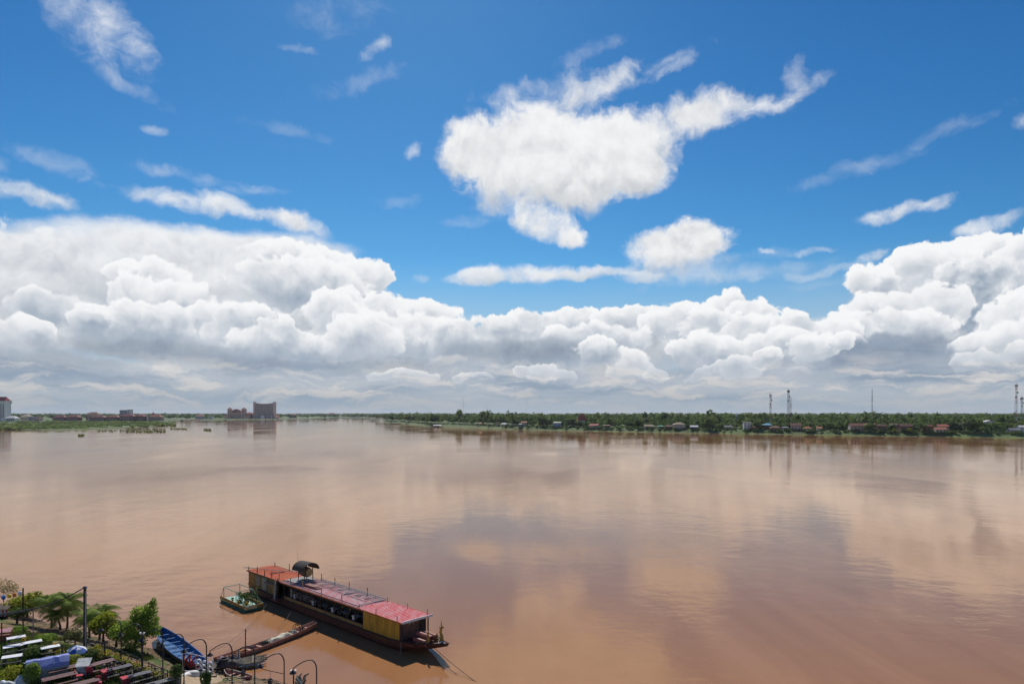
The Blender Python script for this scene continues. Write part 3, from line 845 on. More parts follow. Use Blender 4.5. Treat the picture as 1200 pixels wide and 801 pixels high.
far_tree('green tree at the edge of the frame beside the red mast', 1172, 488, 13, 45)
far_tree('dark tree right of the orange roof on the near part of the headland', 636, 488, 12, 24)
far_tree('bushy tree left of the terracotta temple', 668, 490, 13, 26)
far_tree('leafy tree in front of the tan roof, far shore', 749, 491, 11, 18)

# ------------------------------------------------------------------ far houses
def roofmat(c): return mat('roof_%d_%d_%d' % tuple(int(x * 1000) for x in c), c, 0.75, 0.2, 0.8)
def wallmat(c): return mat('wall_%d_%d_%d' % tuple(int(x * 1000) for x in c), c, 0.9, 0.12, 0.6)
M_glass = mat('dark_window', (0.03, 0.035, 0.04), 0.15, 0.1, 1.0, spec=0.5)
M_door = mat('dark_door', (0.05, 0.04, 0.035), 0.7)
RED, MAROON, TERRA, BROWN, TAN, GREYR, BLUE, SKYB, GREEN, WHITEC, ORANGE, SALMON = (0.42, 0.07, 0.045), (0.16, 0.035, 0.03), (0.46, 0.15, 0.06), (0.17, 0.085, 0.055), (0.42, 0.32, 0.20), \
    (0.25, 0.25, 0.25), (0.06, 0.14, 0.42), (0.16, 0.50, 0.72), (0.10, 0.36, 0.22), (0.78, 0.76, 0.72), (0.5, 0.2, 0.06), (0.55, 0.16, 0.10)
CREAM, WHITEW, GREYW, TIMBER = (0.66, 0.56, 0.40), (0.82, 0.80, 0.78), (0.4, 0.4, 0.38), (0.2, 0.13, 0.085)
def house(label, px, wpx, storeys, roof, rc, wc, dd=22, rz=None, name='house', z=4.7, cat='house', depth=None, d=None, rh=None, nwin=None, hs=2.9):
    d = d or bank_d(px) + dd
    x, y = WD(px, d)[:2]
    w = wpx * d / 800.0; dp = depth or min(max(6.0, w * 0.7), 14); h = storeys * hs
    t = thing(name, label, cat, (x, y, z - 0.2), R(rng.uniform(-26, 4)) if rz is None else R(rz))
    hw, hd = w * 0.46, dp * 0.46
    MB().box(-hw, hw, -hd, hd, 0, h).build('wall', wallmat(wc), t)
    o = 0.6; rh = rh or (w if roof == 'gable_front' else dp) * 0.24; W2, D2 = hw + o, hd + o
    b = MB()
    if roof == 'gable':
        b.add([(-W2, -D2, h - .2), (W2, -D2, h - .2), (W2, 0, h + rh), (-W2, 0, h + rh), (-W2, D2, h - .2), (W2, D2, h - .2), (-W2, -D2, h), (W2, -D2, h), (W2, 0, h + rh + .2), (-W2, 0, h + rh + .2), (-W2, D2, h), (W2, D2, h)],
              [(0, 3, 2, 1), (3, 4, 5, 2), (6, 7, 8, 9), (9, 8, 11, 10), (0, 1, 7, 6), (4, 10, 11, 5), (0, 6, 9, 3), (3, 9, 10, 4), (1, 2, 8, 7), (2, 5, 11, 8)])
        g = MB(); g.add([(-hw, -hd, h), (-hw, hd, h), (-hw, 0, h + rh * .92), (hw, -hd, h), (hw, hd, h), (hw, 0, h + rh * .92)], [(0, 2, 1), (3, 4, 5), (0, 3, 5, 2), (1, 2, 5, 4)]).build('gable_wall', wallmat(wc), t)
    elif roof == 'gable_front':
        b.add([(-W2, -D2, h - .2), (0, -D2, h + rh), (W2, -D2, h - .2), (-W2, D2, h - .2), (0, D2, h + rh), (W2, D2, h - .2), (-W2, -D2, h), (0, -D2, h + rh + .2), (W2, -D2, h), (-W2, D2, h), (0, D2, h + rh + .2), (W2, D2, h)],
              [(0, 1, 4, 3), (1, 2, 5, 4), (6, 9, 10, 7), (7, 10, 11, 8), (0, 6, 7, 1), (1, 7, 8, 2), (3, 4, 10, 9), (4, 5, 11, 10), (0, 3, 9, 6), (2, 8, 11, 5)])
        g = MB(); g.add([(-hw, -hd, h), (hw, -hd, h), (0, -hd, h + rh * .9), (-hw, hd, h), (hw, hd, h), (0, hd, h + rh * .9)], [(0, 1, 2), (3, 5, 4), (0, 2, 5, 3), (1, 4, 5, 2)]).build('gable_wall', wallmat(wc), t)
    elif roof == 'hip':
        k = max(0.3, W2 - D2)
        b.add([(-W2, -D2, h - .1), (W2, -D2, h - .1), (W2, D2, h - .1), (-W2, D2, h - .1), (-k, 0, h + rh), (k, 0, h + rh)], [(0, 3, 2, 1), (0, 1, 5, 4), (1, 2, 5), (2, 3, 4, 5), (3, 0, 4)])
    elif roof == 'shed':
        b.hexa([(-W2, -D2, h), (W2, -D2, h), (W2, D2, h + rh * .6), (-W2, D2, h + rh * .6), (-W2, -D2, h + .25), (W2, -D2, h + .25), (W2, D2, h + rh * .6 + .25), (-W2, D2, h + rh * .6 + .25)])
    else:
        b.box(-W2, W2, -D2, D2, h, h + 0.4)
    b.build('roof', roofmat(rc), t)
    n = nwin or max(2, int(w / 3.2))
    for s in range(storeys):
        for i in range(n):
            if s == 0 and i == n // 2: continue
            cx = -hw + (i + 0.5) * 2 * hw / n
            f = MB().box(cx - .62, cx + .62, -hd - .05, -hd + .1, s * hs + 1.0, s * hs + 2.25).build('window', M_glass, t)
    cx = -hw + (n // 2 + 0.5) * 2 * hw / n
    MB().box(cx - .55, cx + .55, -hd - .06, -hd + .1, 0.1, 2.2).build('door', M_door, t)
    return t
HS = [
 ('small house with orange roof at the water end of the headland', 563.5, 7.5, 1, 'hip', ORANGE, CREAM, 16),
 ('narrow pale yellow house among the headland trees', 583.5, 4, 2, 'flat', TAN, CREAM, 20),
 ('small white house left of a pale flat-roofed one, headland', 591.5, 6, 1, 'gable', WHITEC, WHITEW, 22),
 ('pale flat-roofed hut among trees, headland', 603, 6, 1, 'flat', WHITEC, GREYW, 26),
 ('house with orange roof above a blue-walled shed, headland', 614, 7, 2, 'gable', TERRA, CREAM, 26),
 ('little blue-walled shed below the orange roof', 610, 4, 1, 'shed', GREYR, BLUE, 14),
 ('white and blue house under a pale yellow roof, left of the temple', 653, 9, 2, 'shed', (0.5, 0.5, 0.35), (0.25, 0.4, 0.6), 16),
 ('low house with bright red roof right of the temple', 696.5, 11, 1, 'gable', RED, GREYW, 15),
 ('dark timber shack right of the bright red roof', 711, 8, 1, 'shed', BROWN, TIMBER, 15),
 ('house with tan gable roof half hidden by trees', 760, 11, 1, 'gable', TAN, CREAM, 16),
 ('small green-roofed shelter by the shore', 774, 6, 1, 'shed', GREEN, GREYW, 14),
 ('grey-brown weathered house with sagging roof', 784, 8, 1, 'gable', BROWN, TIMBER, 13),
 ('pale two-storey house with tan roof and wide veranda', 795.5, 14, 2, 'hip', TAN, (0.55, 0.5, 0.42), 17),
 ('house with blue tarpaulin front and white roof', 813.5, 9, 1, 'gable', WHITEC, BLUE, 14),
 ('dark green roofed house set back in trees', 829, 9, 1, 'gable', (0.06, 0.12, 0.08), GREYW, 40),
 ('long brown roofed house set back in trees', 841, 12, 1, 'gable', (0.32, 0.13, 0.07), TIMBER, 42),
 ('low grey roofed house beside the long brown roof', 853, 9, 1, 'gable', GREYR, GREYW, 26),
 ('white three-storey house on the far shore', 875, 8.5, 3, 'flat', WHITEC, WHITEW, 18),
 ('low red roofed annex beside the white three-storey house', 884, 9, 1, 'shed', MAROON, TIMBER, 13),
 ('house with bright light blue metal roof', 899, 11, 2, 'hip', SKYB, TIMBER, 22),
 ('brown hip-roofed house below the right-hand twin masts', 908.5, 12, 1, 'hip', (0.28, 0.13, 0.08), TIMBER, 13),
 ('grey shack with pale roof right of the brown hip roof', 920, 6, 1, 'shed', GREYR, GREYW, 14),
 ('two-storey house with maroon roof, far shore', 932.5, 12, 2, 'gable', MAROON, (0.5, 0.42, 0.36), 18),
 ('small house with orange-brown hip roof and white front', 946.5, 10, 1, 'hip', TERRA, CREAM, 12),
 ('small pale house with orange roof between bushes', 960, 6, 1, 'gable', ORANGE, WHITEW, 16),
 ('long tan flat-roofed building with cream end wall', 983, 26, 2, 'flat', (0.3, 0.24, 0.18), (0.5, 0.40, 0.26), 60),
 ('house with blue-grey roof behind the red-brown one', 1001, 9, 2, 'gable', (0.2, 0.28, 0.38), CREAM, 36),
 ('two-storey house with red-brown roof and pale balcony', 1003, 16, 2, 'gable', (0.22, 0.09, 0.06), (0.42, 0.36, 0.30), 15),
 ('house with long faded orange roof, far shore', 1018, 14, 2, 'gable', (0.38, 0.18, 0.10), TIMBER, 40),
 ('tall dark brown timber house right of the round tree', 1032, 11, 2, 'gable', BROWN, TIMBER, 18),
 ('faded brown roofed house left of the widest brown roofs', 1049, 13, 2, 'gable', (0.25, 0.14, 0.10), TIMBER, 34),
 ('broad two-storey timber house with dark brown roof', 1060, 15, 2, 'gable', (0.16, 0.08, 0.06), TIMBER, 15),
 ('red-brown house behind bushes, right of the broad timber house', 1086, 11, 2, 'gable', (0.24, 0.08, 0.055), TIMBER, 18),
 ('upper salmon red roof of a house by the shore', 1104, 12, 2, 'gable', SALMON, (0.5, 0.42, 0.34), 24),
 ('lower house with faded salmon roof at the shore', 1101, 13, 1, 'gable', (0.5, 0.2, 0.12), (0.5, 0.44, 0.36), 10),
 ('small teal green roof behind the salmon roofs', 1110, 10, 2, 'shed', GREEN, GREYW, 60),
 ('tan block house left of the long white building', 1127.5, 9, 3, 'flat', (0.36, 0.22, 0.14), CREAM, 40),
 ('grey corrugated roof house right of the large dark tree', 1187, 12, 1, 'gable', (0.3, 0.3, 0.31), GREYW, 14),
 ('white house at the right edge of the frame', 1198, 10, 2, 'gable', WHITEC, WHITEW, 24),
]
for l, px, w, s, rf, rc, wc, dd in HS:
    tag(house(l, px, w, s, rf, rc, wc, dd), group='houses on the far shore')
house('long white building with ribbed white roof, far shore', 1157, 30, 3, 'gable_front', WHITEC, WHITEW, 70, rz=-8, name='warehouse', cat='building', rh=3.0, depth=14)
# temple with stepped terracotta roofs
d = bank_d(682) + 60; x, y = WD(682, d)[:2]
t = thing('temple', 'temple hall with stepped terracotta roofs above the trees', 'temple', (x, y, 4.8), R(-20))
MB().box(-5.5, 5.5, -4, 4, 0, 8.5).build('wall', wallmat(WHITEW), t)
for k, (w_, dz, hz) in enumerate(((7.2, 8.4, 3.6), (5.6, 11.0, 4.2), (3.8, 14.0, 4.8))):
    b = MB(); b.add([(-w_, -4.8 + k, dz), (w_, -4.8 + k, dz), (w_, 4.8 - k, dz), (-w_, 4.8 - k, dz), (-w_ * .9, 0, dz + hz), (w_ * .9, 0, dz + hz)], [(0, 3, 2, 1), (0, 1, 5, 4), (2, 3, 4, 5), (1, 2, 5), (3, 0, 4)])
    b.build('roof', roofmat((0.50, 0.17, 0.08)), t)
MB().tube([(0, 0, 18.6), (0, 0, 20.2)], [0.25, 0.03], 5).build('finial', roofmat(TAN), t)
for i in range(4): MB().box(-4.6 + i * 2.6, -3.2 + i * 2.6, -4.1, -3.9, 2, 5.5).build('window', M_glass, t)
# floating boathouse off the headland
p = W(513, 500.5)
t = thing('boathouse', 'white-roofed floating boathouse moored off the headland', 'boathouse', (p.x, p.y, 0.05), R(-15))
MB().box(-8, 8, -4, 4, 0, 0.6).build('deck', mat('deck_wood', TIMBER), t)
MB().add([(-7.5, -3.8, 3.2), (7.5, -3.8, 3.2), (7.5, 0, 4.6), (-7.5, 0, 4.6), (-7.5, 3.8, 3.2), (7.5, 3.8, 3.2), (-7.5, 0, 4.4), (7.5, 0, 4.4)], [(0, 1, 2, 3), (3, 2, 5, 4), (0, 6, 7, 1), (6, 4, 5, 7)]).build('roof', roofmat((0.72, 0.70, 0.66)), t)
for ix in (-6.8, -2.3, 2.3, 6.8):
    for iy in (-3.2, 3.2): MB().box(ix - .12, ix + .12, iy - .12, iy + .12, 0.6, 3.4).build('post', wallmat(GREYW), t)
MB().box(-6, 2, -2.6, 2.6, 0.6, 3.0).build('wall', wallmat((0.45, 0.35, 0.27)), t)
# low dark landing stage at the headland tip
p = W(466, 496.2)
t = thing('landing_stage', 'low dark landing stage at the tip of the headland', 'pontoon', (p.x, p.y, 0.02), R(-20))
MB().box(-12, 12, -2, 2, 0, 0.7).build('deck', mat('deck_wood', TIMBER), t)
for i in range(5): MB().box(-10 + i * 5 - .1, -10 + i * 5 + .1, -1.8, -1.6, 0.7, 2.6).build('post', mat('deck_wood', TIMBER), t)
MB().box(-11, 11, -2.2, 2.2, 2.6, 2.8).build('canopy', roofmat((0.10, 0.22, 0.16)), t)
# water tower
d = bank_d(863) + 60; x, y = WD(863, d)[:2]
t = thing('water_tower', 'slim blue and white water tower above the trees', 'water tower', (x, y, 4.8))
MB().tube([(0, 0, 0), (0, 0, 15)], 0.7, 8).build('column', wallmat(BLUE), t)
MB().lathe([(0.7, 14.5), (1.5, 16), (1.5, 18.6), (0.3, 19.6)], n=10).build('tank', wallmat(WHITEW), t)

# ------------------------------------------------------------------ masts
M_mred = mat('mast_red', (0.30, 0.045, 0.035), 0.6, 0.1); M_mwhite = mat('mast_white', (0.62, 0.6, 0.58), 0.6, 0.1); M_mgrey = mat('mast_grey', (0.22, 0.22, 0.23), 0.5, 0.1)
def mast(label, px, py_top, dd, w0, w1, bands, head=True, name='radio_mast', mats=None, leg=0.16):
    d = bank_d(px) + dd; x, y = WD(px, d)[:2]; z0 = 4.8
    h = CAM_H + (HOR - py_top) * d / 800.0 - z0
    t = thing(name, label, 'mast', (x, y, z0), R(rng.uniform(0, 40)))
    mats = mats or (M_mred, M_mwhite)
    for k in range(bands):
        za, zb = h * k / bands, h * (k + 1) / bands
        b = MB(); n = max(1, int((zb - za) / 3.0))
        c = lambda z, i: Vector(((w0 + (w1 - w0) * z / h) / 2 * (1 if i in (1, 2) else -1), (w0 + (w1 - w0) * z / h) / 2 * (1 if i in (2, 3) else -1), z))
        for i in range(4): b.beam(c(za, i), c(zb, i), leg)
        for q in range(n):
            z1, z2 = za + (zb - za) * q / n, za + (zb - za) * (q + 1) / n
            for i in range(4): b.beam(c(z1, i), c(z2, (i + 1) % 4), leg * 0.6); b.beam(c(z2, i), c(z2, (i + 1) % 4), leg * 0.6)
        b.build('section', mats[k % 2], t)
    if head:
        for i in range(6):
            a = i * 1.047
            MB().box(1.3 * math.cos(a) - .2, 1.3 * math.cos(a) + .2, 1.3 * math.sin(a) - .2, 1.3 * math.sin(a) + .2, h - 3.2, h - 0.6).build('antenna', M_mgrey, t)
        for zz, s in ((h * 0.82, 1), (h * 0.72, -1)):
            MB().lathe([(0.1, -0.3), (1.0, 0.0), (1.05, 0.25), (0.1, 0.3)], (s * 0.9, -1.0, zz), 10, 'y').build('dish', M_mgrey, t)
    MB().tube([(0, 0, h), (0, 0, h + 3)], 0.06, 5).build('rod', M_mgrey, t)
    return t
mast('shorter red and white lattice mast behind the light blue roof', 903, 461.5, 60, 2.6, 1.3, 7)
mast('taller dark lattice mast with wide antenna head', 924, 456.5, 70, 2.8, 1.5, 7, mats=(M_mgrey, mat('mast_rust', (0.16, 0.08, 0.06), 0.7)), leg=0.2)
mast('thin red and white lattice mast right beside the taller dark one', 926.8, 466, 72, 1.6, 1.0, 6, head=False, leg=0.12)
mast('tall red and white mast near the right edge of the frame', 1191, 450, 120, 2.6, 1.3, 7)
mast('shorter grey mast at the right edge of the frame', 1197.5, 465, 140, 2.2, 1.2, 5, mats=(M_mgrey, M_mwhite))
mast('thin grey guyed mast alone on the skyline, right half', 1022, 456, 160, 1.0, 0.7, 6, head=False, mats=(M_mgrey, M_mwhite), leg=0.12)
mast('thin grey guyed mast above the headland wood', 543, 466, 200, 1.2, 0.8, 6, head=False, mats=(mat('mast_pale', (0.42, 0.43, 0.45), 0.6, 0.1), M_mwhite), leg=0.06)
mast('faint thin mast left of the terracotta temple', 617, 463, 700, 1.5, 1.0, 6, head=False, mats=(mat('mast_pale', (0.42, 0.43, 0.45), 0.6, 0.1), M_mwhite), leg=0.06)
mast('faint short mast between the headland trees', 571, 470, 700, 1.3, 1.0, 5, head=False, mats=(mat('mast_pale', (0.42, 0.43, 0.45), 0.6, 0.1), M_mwhite), leg=0.06)

# ------------------------------------------------------------------ upstream town
M_strip = mat('window_strip', (0.15, 0.145, 0.15), 0.3, 0.15, 0.5, spec=0.5)
def block(label, px0, px1, py_top, d, z0, wc, rc=None, roof='flat', dp=18.0, nb=6, ns=8, name='building', rz=0.0, m_win=None):
    px = (px0 + px1) / 2; x, y = WD(px, d)[:2]; w = (px1 - px0) * d / 800.0
    top = CAM_H + (HOR - py_top) * d / 800.0 - z0
    t = thing(name, label, 'building', (x, y, z0), R(rz))
    hw = w / 2
    MB().box(-hw, hw, -dp / 2, dp / 2, 0, top).build('wall', wallmat(wc), t)
    for i in range(nb):
        for s in range(ns):
            cx = -hw + (i + .5) * w / nb; z = top * (s + .5) / ns
            MB().box(cx - w / nb * .34, cx + w / nb * .34, -dp / 2 - .15, -dp / 2 + .1, z - top / ns * .28, z + top / ns * .26).build('window', m_win or M_strip, t)
    if roof == 'flat': MB().box(-hw - .5, hw + .5, -dp / 2 - .5, dp / 2 + .5, top, top + .8).build('roof', roofmat(rc or GREYR), t)
    else: MB().add([(-hw - 1, -dp / 2 - 1, top), (hw + 1, -dp / 2 - 1, top), (hw + 1, dp / 2 + 1, top), (-hw - 1, dp / 2 + 1, top), (-hw * .5, 0, top + dp * .3), (hw * .5, 0, top + dp * .3)], [(0, 3, 2, 1), (0, 1, 5, 4), (1, 2, 5), (2, 3, 4, 5), (3, 0, 4)]).build('roof', roofmat(rc), t)
    return t
# white hotel tower with red pitched roof at the left edge
d = 1760; x, y = WD(2, d)[:2]
t = thing('hotel_tower', 'tall white hotel tower with red pitched roof at the left edge', 'building', (x, y, 3.5))
MB().box(-17, 17, -10, 10, 0, 46).build('wall', wallmat(WHITEW), t)
MB().box(-19, 19, -11.5, 11.5, 46.02, 52).build('cornice', wallmat((0.8, 0.78, 0.76)), t)
for i in range(5): MB().box(-14.5 + i * 6, -10.5 + i * 6, -10.2, -9.8, 5, 45).build('window', mat('hotel_window', (0.38, 0.37, 0.36), 0.4), t)
MB().add([(-17, -11, 52.02), (17, -11, 52.02), (17, 11, 52.02), (-17, 11, 52.02), (-13, 0, 63), (12, 0, 63)], [(0, 3, 2, 1), (0, 1, 5, 4), (1, 2, 5), (2, 3, 4, 5), (3, 0, 4)]).build('roof', roofmat((0.40, 0.03, 0.04)), t)
for l, a, b_, pt, dd, wc, rc, rf in (
    ('low white wing beside the white hotel tower', 9, 20, 489.5, 1740, WHITEW, WHITEC, 'hip'),
    ('white low building in front of the white hotel tower', -4, 5, 490.5, 1720, WHITEW, WHITEC, 'flat'),
    ('tan and white house between trees right of the white hotel', 27, 35, 487.5, 1830, CREAM, (0.45, 0.36, 0.3), 'hip'),
    ('small blue-white block between trees right of the white hotel', 37, 43, 488, 1840, (0.6, 0.62, 0.7), GREYR, 'flat'),
    ('low maroon roofed hall behind the flats, before the red row', 43, 48, 490.5, 1830, GREYW, MAROON, 'hip'),
    ('leftmost long hall of the row of maroon roofs', 64, 78, 488.6, 1850, MAROON, (0.20, 0.03, 0.05), 'hip'),
    ('second long hall of the row of maroon roofs', 79, 94, 488.4, 1850, MAROON, (0.22, 0.035, 0.05), 'hip'),
    ('big cream and brown villa above the row of maroon roofs', 103, 117, 484.8, 1900, (0.62, 0.46, 0.30), (0.26, 0.13, 0.09), 'hip'),
    ('third long hall of the row of maroon roofs, under the villa', 108, 124, 488.6, 1850, MAROON, (0.20, 0.03, 0.05), 'hip'),
    ('fourth long hall of maroon roofs, left of the blue glass block', 126, 140, 488.6, 1850, MAROON, (0.24, 0.04, 0.05), 'hip'),
    ('fifth long hall of maroon roofs, under the blue glass block', 142, 158, 487.2, 1850, MAROON, (0.22, 0.03, 0.05), 'hip'),
    ('sixth long hall of maroon roofs, right of the blue glass block', 160, 170, 487.4, 1860, MAROON, (0.24, 0.035, 0.05), 'hip'),
    ('rightmost long hall of the row of maroon roofs', 176, 190, 488.0, 1870, (0.4, 0.25, 0.2), (0.30, 0.06, 0.05), 'hip'),
    ('white villa with red roof far upstream', 230, 240, 487.2, 2420, WHITEW, (0.35, 0.08, 0.06), 'hip'),
    ('low white pavilion right of the far upstream villa', 242, 249, 487.6, 2430, WHITEW, WHITEC, 'flat'),
    ('low red hall between the twin-towered hotel and the curved hotel', 288, 297, 484.5, 2420, (0.35, 0.25, 0.2), (0.34, 0.09, 0.06), 'hip'),
    ('low red-roofed house right of the curved hotel', 323, 327, 488.4, 2420, WHITEW, RED, 'hip'),
    ('brown long roof far upstream right of the curved hotel', 340, 347, 485.8, 2900, TIMBER, (0.3, 0.12, 0.08), 'hip'),
    ('tiny white hall on the far bank upstream', 410, 424, 487.0, 3700, WHITEW, WHITEC, 'flat'),
    ('far grey roofed hall upstream', 386, 392, 484.5, 3800, (0.4, 0.3, 0.25), (0.35, 0.14, 0.1), 'hip')):
    tag(block(l, a, b_, pt, dd, 3.8, wc, rc, rf, nb=5, ns=1), group='buildings of the upstream town')
block('blue glass office block with white edge above the maroon roofs', 142, 151, 480.5, 2150, 3.8, (0.45, 0.36, 0.30), (0.3, 0.2, 0.18), nb=4, ns=4, m_win=mat('blue_glass', (0.05, 0.14, 0.36), 0.2, spec=0.5), name='office_block')
block('slim white and blue stair tower beside the blue glass block', 151.3, 154, 480, 2150, 3.8, (0.62, 0.58, 0.54), nb=1, ns=5, m_win=MATS['blue_glass'], name='stair_tower')
d = 1900; x, y = WD(172, d)[:2]
t = thing('chapel', 'small white pointed chapel among the maroon roofs', 'temple', (x, y, 3.8))
MB().box(-4, 4, -4, 4, 0, 9).build('wall', wallmat(WHITEW), t); MB().lathe([(5.2, 9.01), (2.6, 12), (1.0, 15), (0.05, 18)], n=4).build('roof', wallmat((0.78, 0.76, 0.74)), t)
x, y = WD(179.5, d)[:2]
t = thing('shrine_tower', 'red-brown shrine tower with small spire among the maroon roofs', 'tower', (x, y, 3.8))
MB().box(-3.5, 3.5, -3.5, 3.5, 0, 14).build('wall', wallmat((0.5, 0.42, 0.34)), t); MB().lathe([(3, 14.01), (2.6, 20), (1.2, 22), (0.05, 25)], n=8).build('spire', roofmat((0.36, 0.09, 0.04)), t)
# twin-towered hotel
d = 2400; x, y = WD(278, d)[:2]
t = thing('twin_tower_hotel', 'sandy hotel with two roofed towers and a round red centre gable', 'building', (x, y, 3.8))
SANDW = wallmat((0.64, 0.47, 0.33)); REDR = roofmat((0.26, 0.07, 0.055))
MB().box(-25, 25, -9, 9, 0, 22).build('wall', SANDW, t)
for s in (-1, 1):
    o = MB().box(s * 25 - 5, s * 25 + 5, -11, 8, 0, 34).build('tower', wallmat((0.58, 0.48, 0.38)), t)
    MB().add([(s * 25 - 6.5, -12.5, 34.02), (s * 25 + 6.5, -12.5, 34.02), (s * 25 + 6.5, 9.5, 34.02), (s * 25 - 6.5, 9.5, 34.02), (s * 25, -1.5, 41)], [(0, 3, 2, 1), (0, 1, 4), (1, 2, 4), (2, 3, 4), (3, 0, 4)]).build('roof', REDR, o)
    for k in range(5): MB().box(s * 25 - 3, s * 25 + 3, -11.2, -10.9, 3 + k * 6.2, 7 + k * 6.2).build('window', M_strip, o)
b = MB(); ring = [(15 * math.cos(math.pi * k / 10), 22.02 + 13 * math.sin(math.pi * k / 10)) for k in range(11)]
b.loft([[(px_, -10, pz) for px_, pz in ring], [(px_, 9, pz) for px_, pz in ring]]).build('gable', REDR, t)
for k in range(4): MB().box(-9 + k * 5, -6 + k * 5, -10.3, -9.95, 23, 30).build('window', M_strip, t)
for k in range(9): MB().box(-18.5 + k * 4.2, -16 + k * 4.2, -9.3, -8.9, 3, 19).build('window', M_strip, t)
for s in (-1, 1): MB().box(s * 37 - 6.5, s * 37 + 6.5, -8, 8, 0, 14).build('wing', SANDW, t); MB().box(s * 37 - 7.2, s * 37 + 7.2, -8.6, 8.6, 14.02, 17).build('wing_roof', REDR, t)
# curved concave hotel
d = 2420; x, y = WD(309.5, d)[:2]
t = thing('curved_hotel', 'tall grey concave hotel slab with pale end walls', 'building', (x, y, 3.8))
n = 14; pts = [(-34 + 68 * k / n, 10 * (1 - ((k / n) * 2 - 1) ** 2)) for k in range(n + 1)]
b = MB(); hh = lambda k: 54 + 4.0 * ((k / n) * 2 - 1) ** 2
b.loft([[(a, y_, 0), (a, y_, hh(k)), (a, y_ + 14, hh(k)), (a, y_ + 14, 0)] for k, (a, y_) in enumerate(pts)]).build('wall', wallmat((0.56, 0.48, 0.42)), t)
for k in range(n):
    (a0, y0), (a1, y1) = pts[k], pts[k + 1]
    for s in range(7):
        z = 7 + s * 6.8
        MB().hexa([(a0 + .7, y0 - .25, z), (a1 - .7, y1 - .25, z), (a1 - .7, y1 + .1, z), (a0 + .7, y0 + .1, z), (a0 + .7, y0 - .25, z + 4.4), (a1 - .7, y1 - .25, z + 4.4), (a1 - .7, y1 + .1, z + 4.4), (a0 + .7, y0 + .1, z + 4.4)]).build('window', M_strip, t)
for s in (-1, 1): MB().box(s * 35.5 - 2.6, s * 35.5 + 2.6, -1.5, 15, 0, 61).build('end_wall', wallmat((0.70, 0.60, 0.52)), t)
MB().box(-6, 6, -14, 4, 0, 12).build('podium', wallmat(WHITEW), t)
MB().box(14, 34, -16, -2, 0, 13).build('annex', wallmat((0.52, 0.46, 0.4)), t); MB().box(18, 30, -16.2, -15.9, 3, 10).build('annex_window', M_strip, t)
# ------------------------------------------------------------------ the near bank
WL = [(-140, 118), (-95, 101)] + [tuple(W(px, py)[:2]) for px, py in ((0, 706), (48, 727), (100, 743), (150, 753), (183, 761), (212, 771), (240, 779), (268, 786), (300, 792), (330, 798), (352, 803))] + \
     [(-14, 58.6), (-7, 55), (2, 47), (20, 40), (60, 34), (150, 30)]
def shore_dist(X, Y):
    """distance inland from the waterline (negative over water)"""
    P = np.stack([X, Y], -1); best = np.full(X.shape, 1e9); sgn = np.ones(X.shape)
    for a, b in zip(WL[:-1], WL[1:]):
        a, b = np.array(a), np.array(b); ab = b - a
        t = np.clip(((P - a) @ ab) / (ab @ ab), 0, 1)
        q = P - (a + t[..., None] * ab); d = np.hypot(q[..., 0], q[..., 1])
        s = np.where(ab[0] * (P[..., 1] - a[1]) - ab[1] * (P[..., 0] - a[0]) < 0, 1.0, -1.0)
        m = d < best; best = np.where(m, d, best); sgn = np.where(m, s, sgn)
    return best * sgn
TERR = 3.0
def bank_z(X, Y):
    X = np.asarray(X, float); Y = np.asarray(Y, float)
    d = shore_dist(X, Y)
    z = np.interp(d, [-8, 0, 1.5, 5, 8.5, 10.0, 60], [-2.0, 0.0, 0.35, 1.5, 2.75, TERR, TERR])
    bump = (np.sin(X * 1.7 + Y * 0.6) * np.sin(Y * 1.3 - X * 0.4) + 0.6 * np.sin(X * 3.9 + 1) * np.sin(Y * 4.3)) * 0.09
    k = np.interp(d, [-2, 0.5, 3, 8, 10], [0.2, 0.7, 1.0, 0.7, 0.0])
    return z + bump * k
def zb(x, y): return float(bank_z(np.array([x]), np.array([y]))[0])
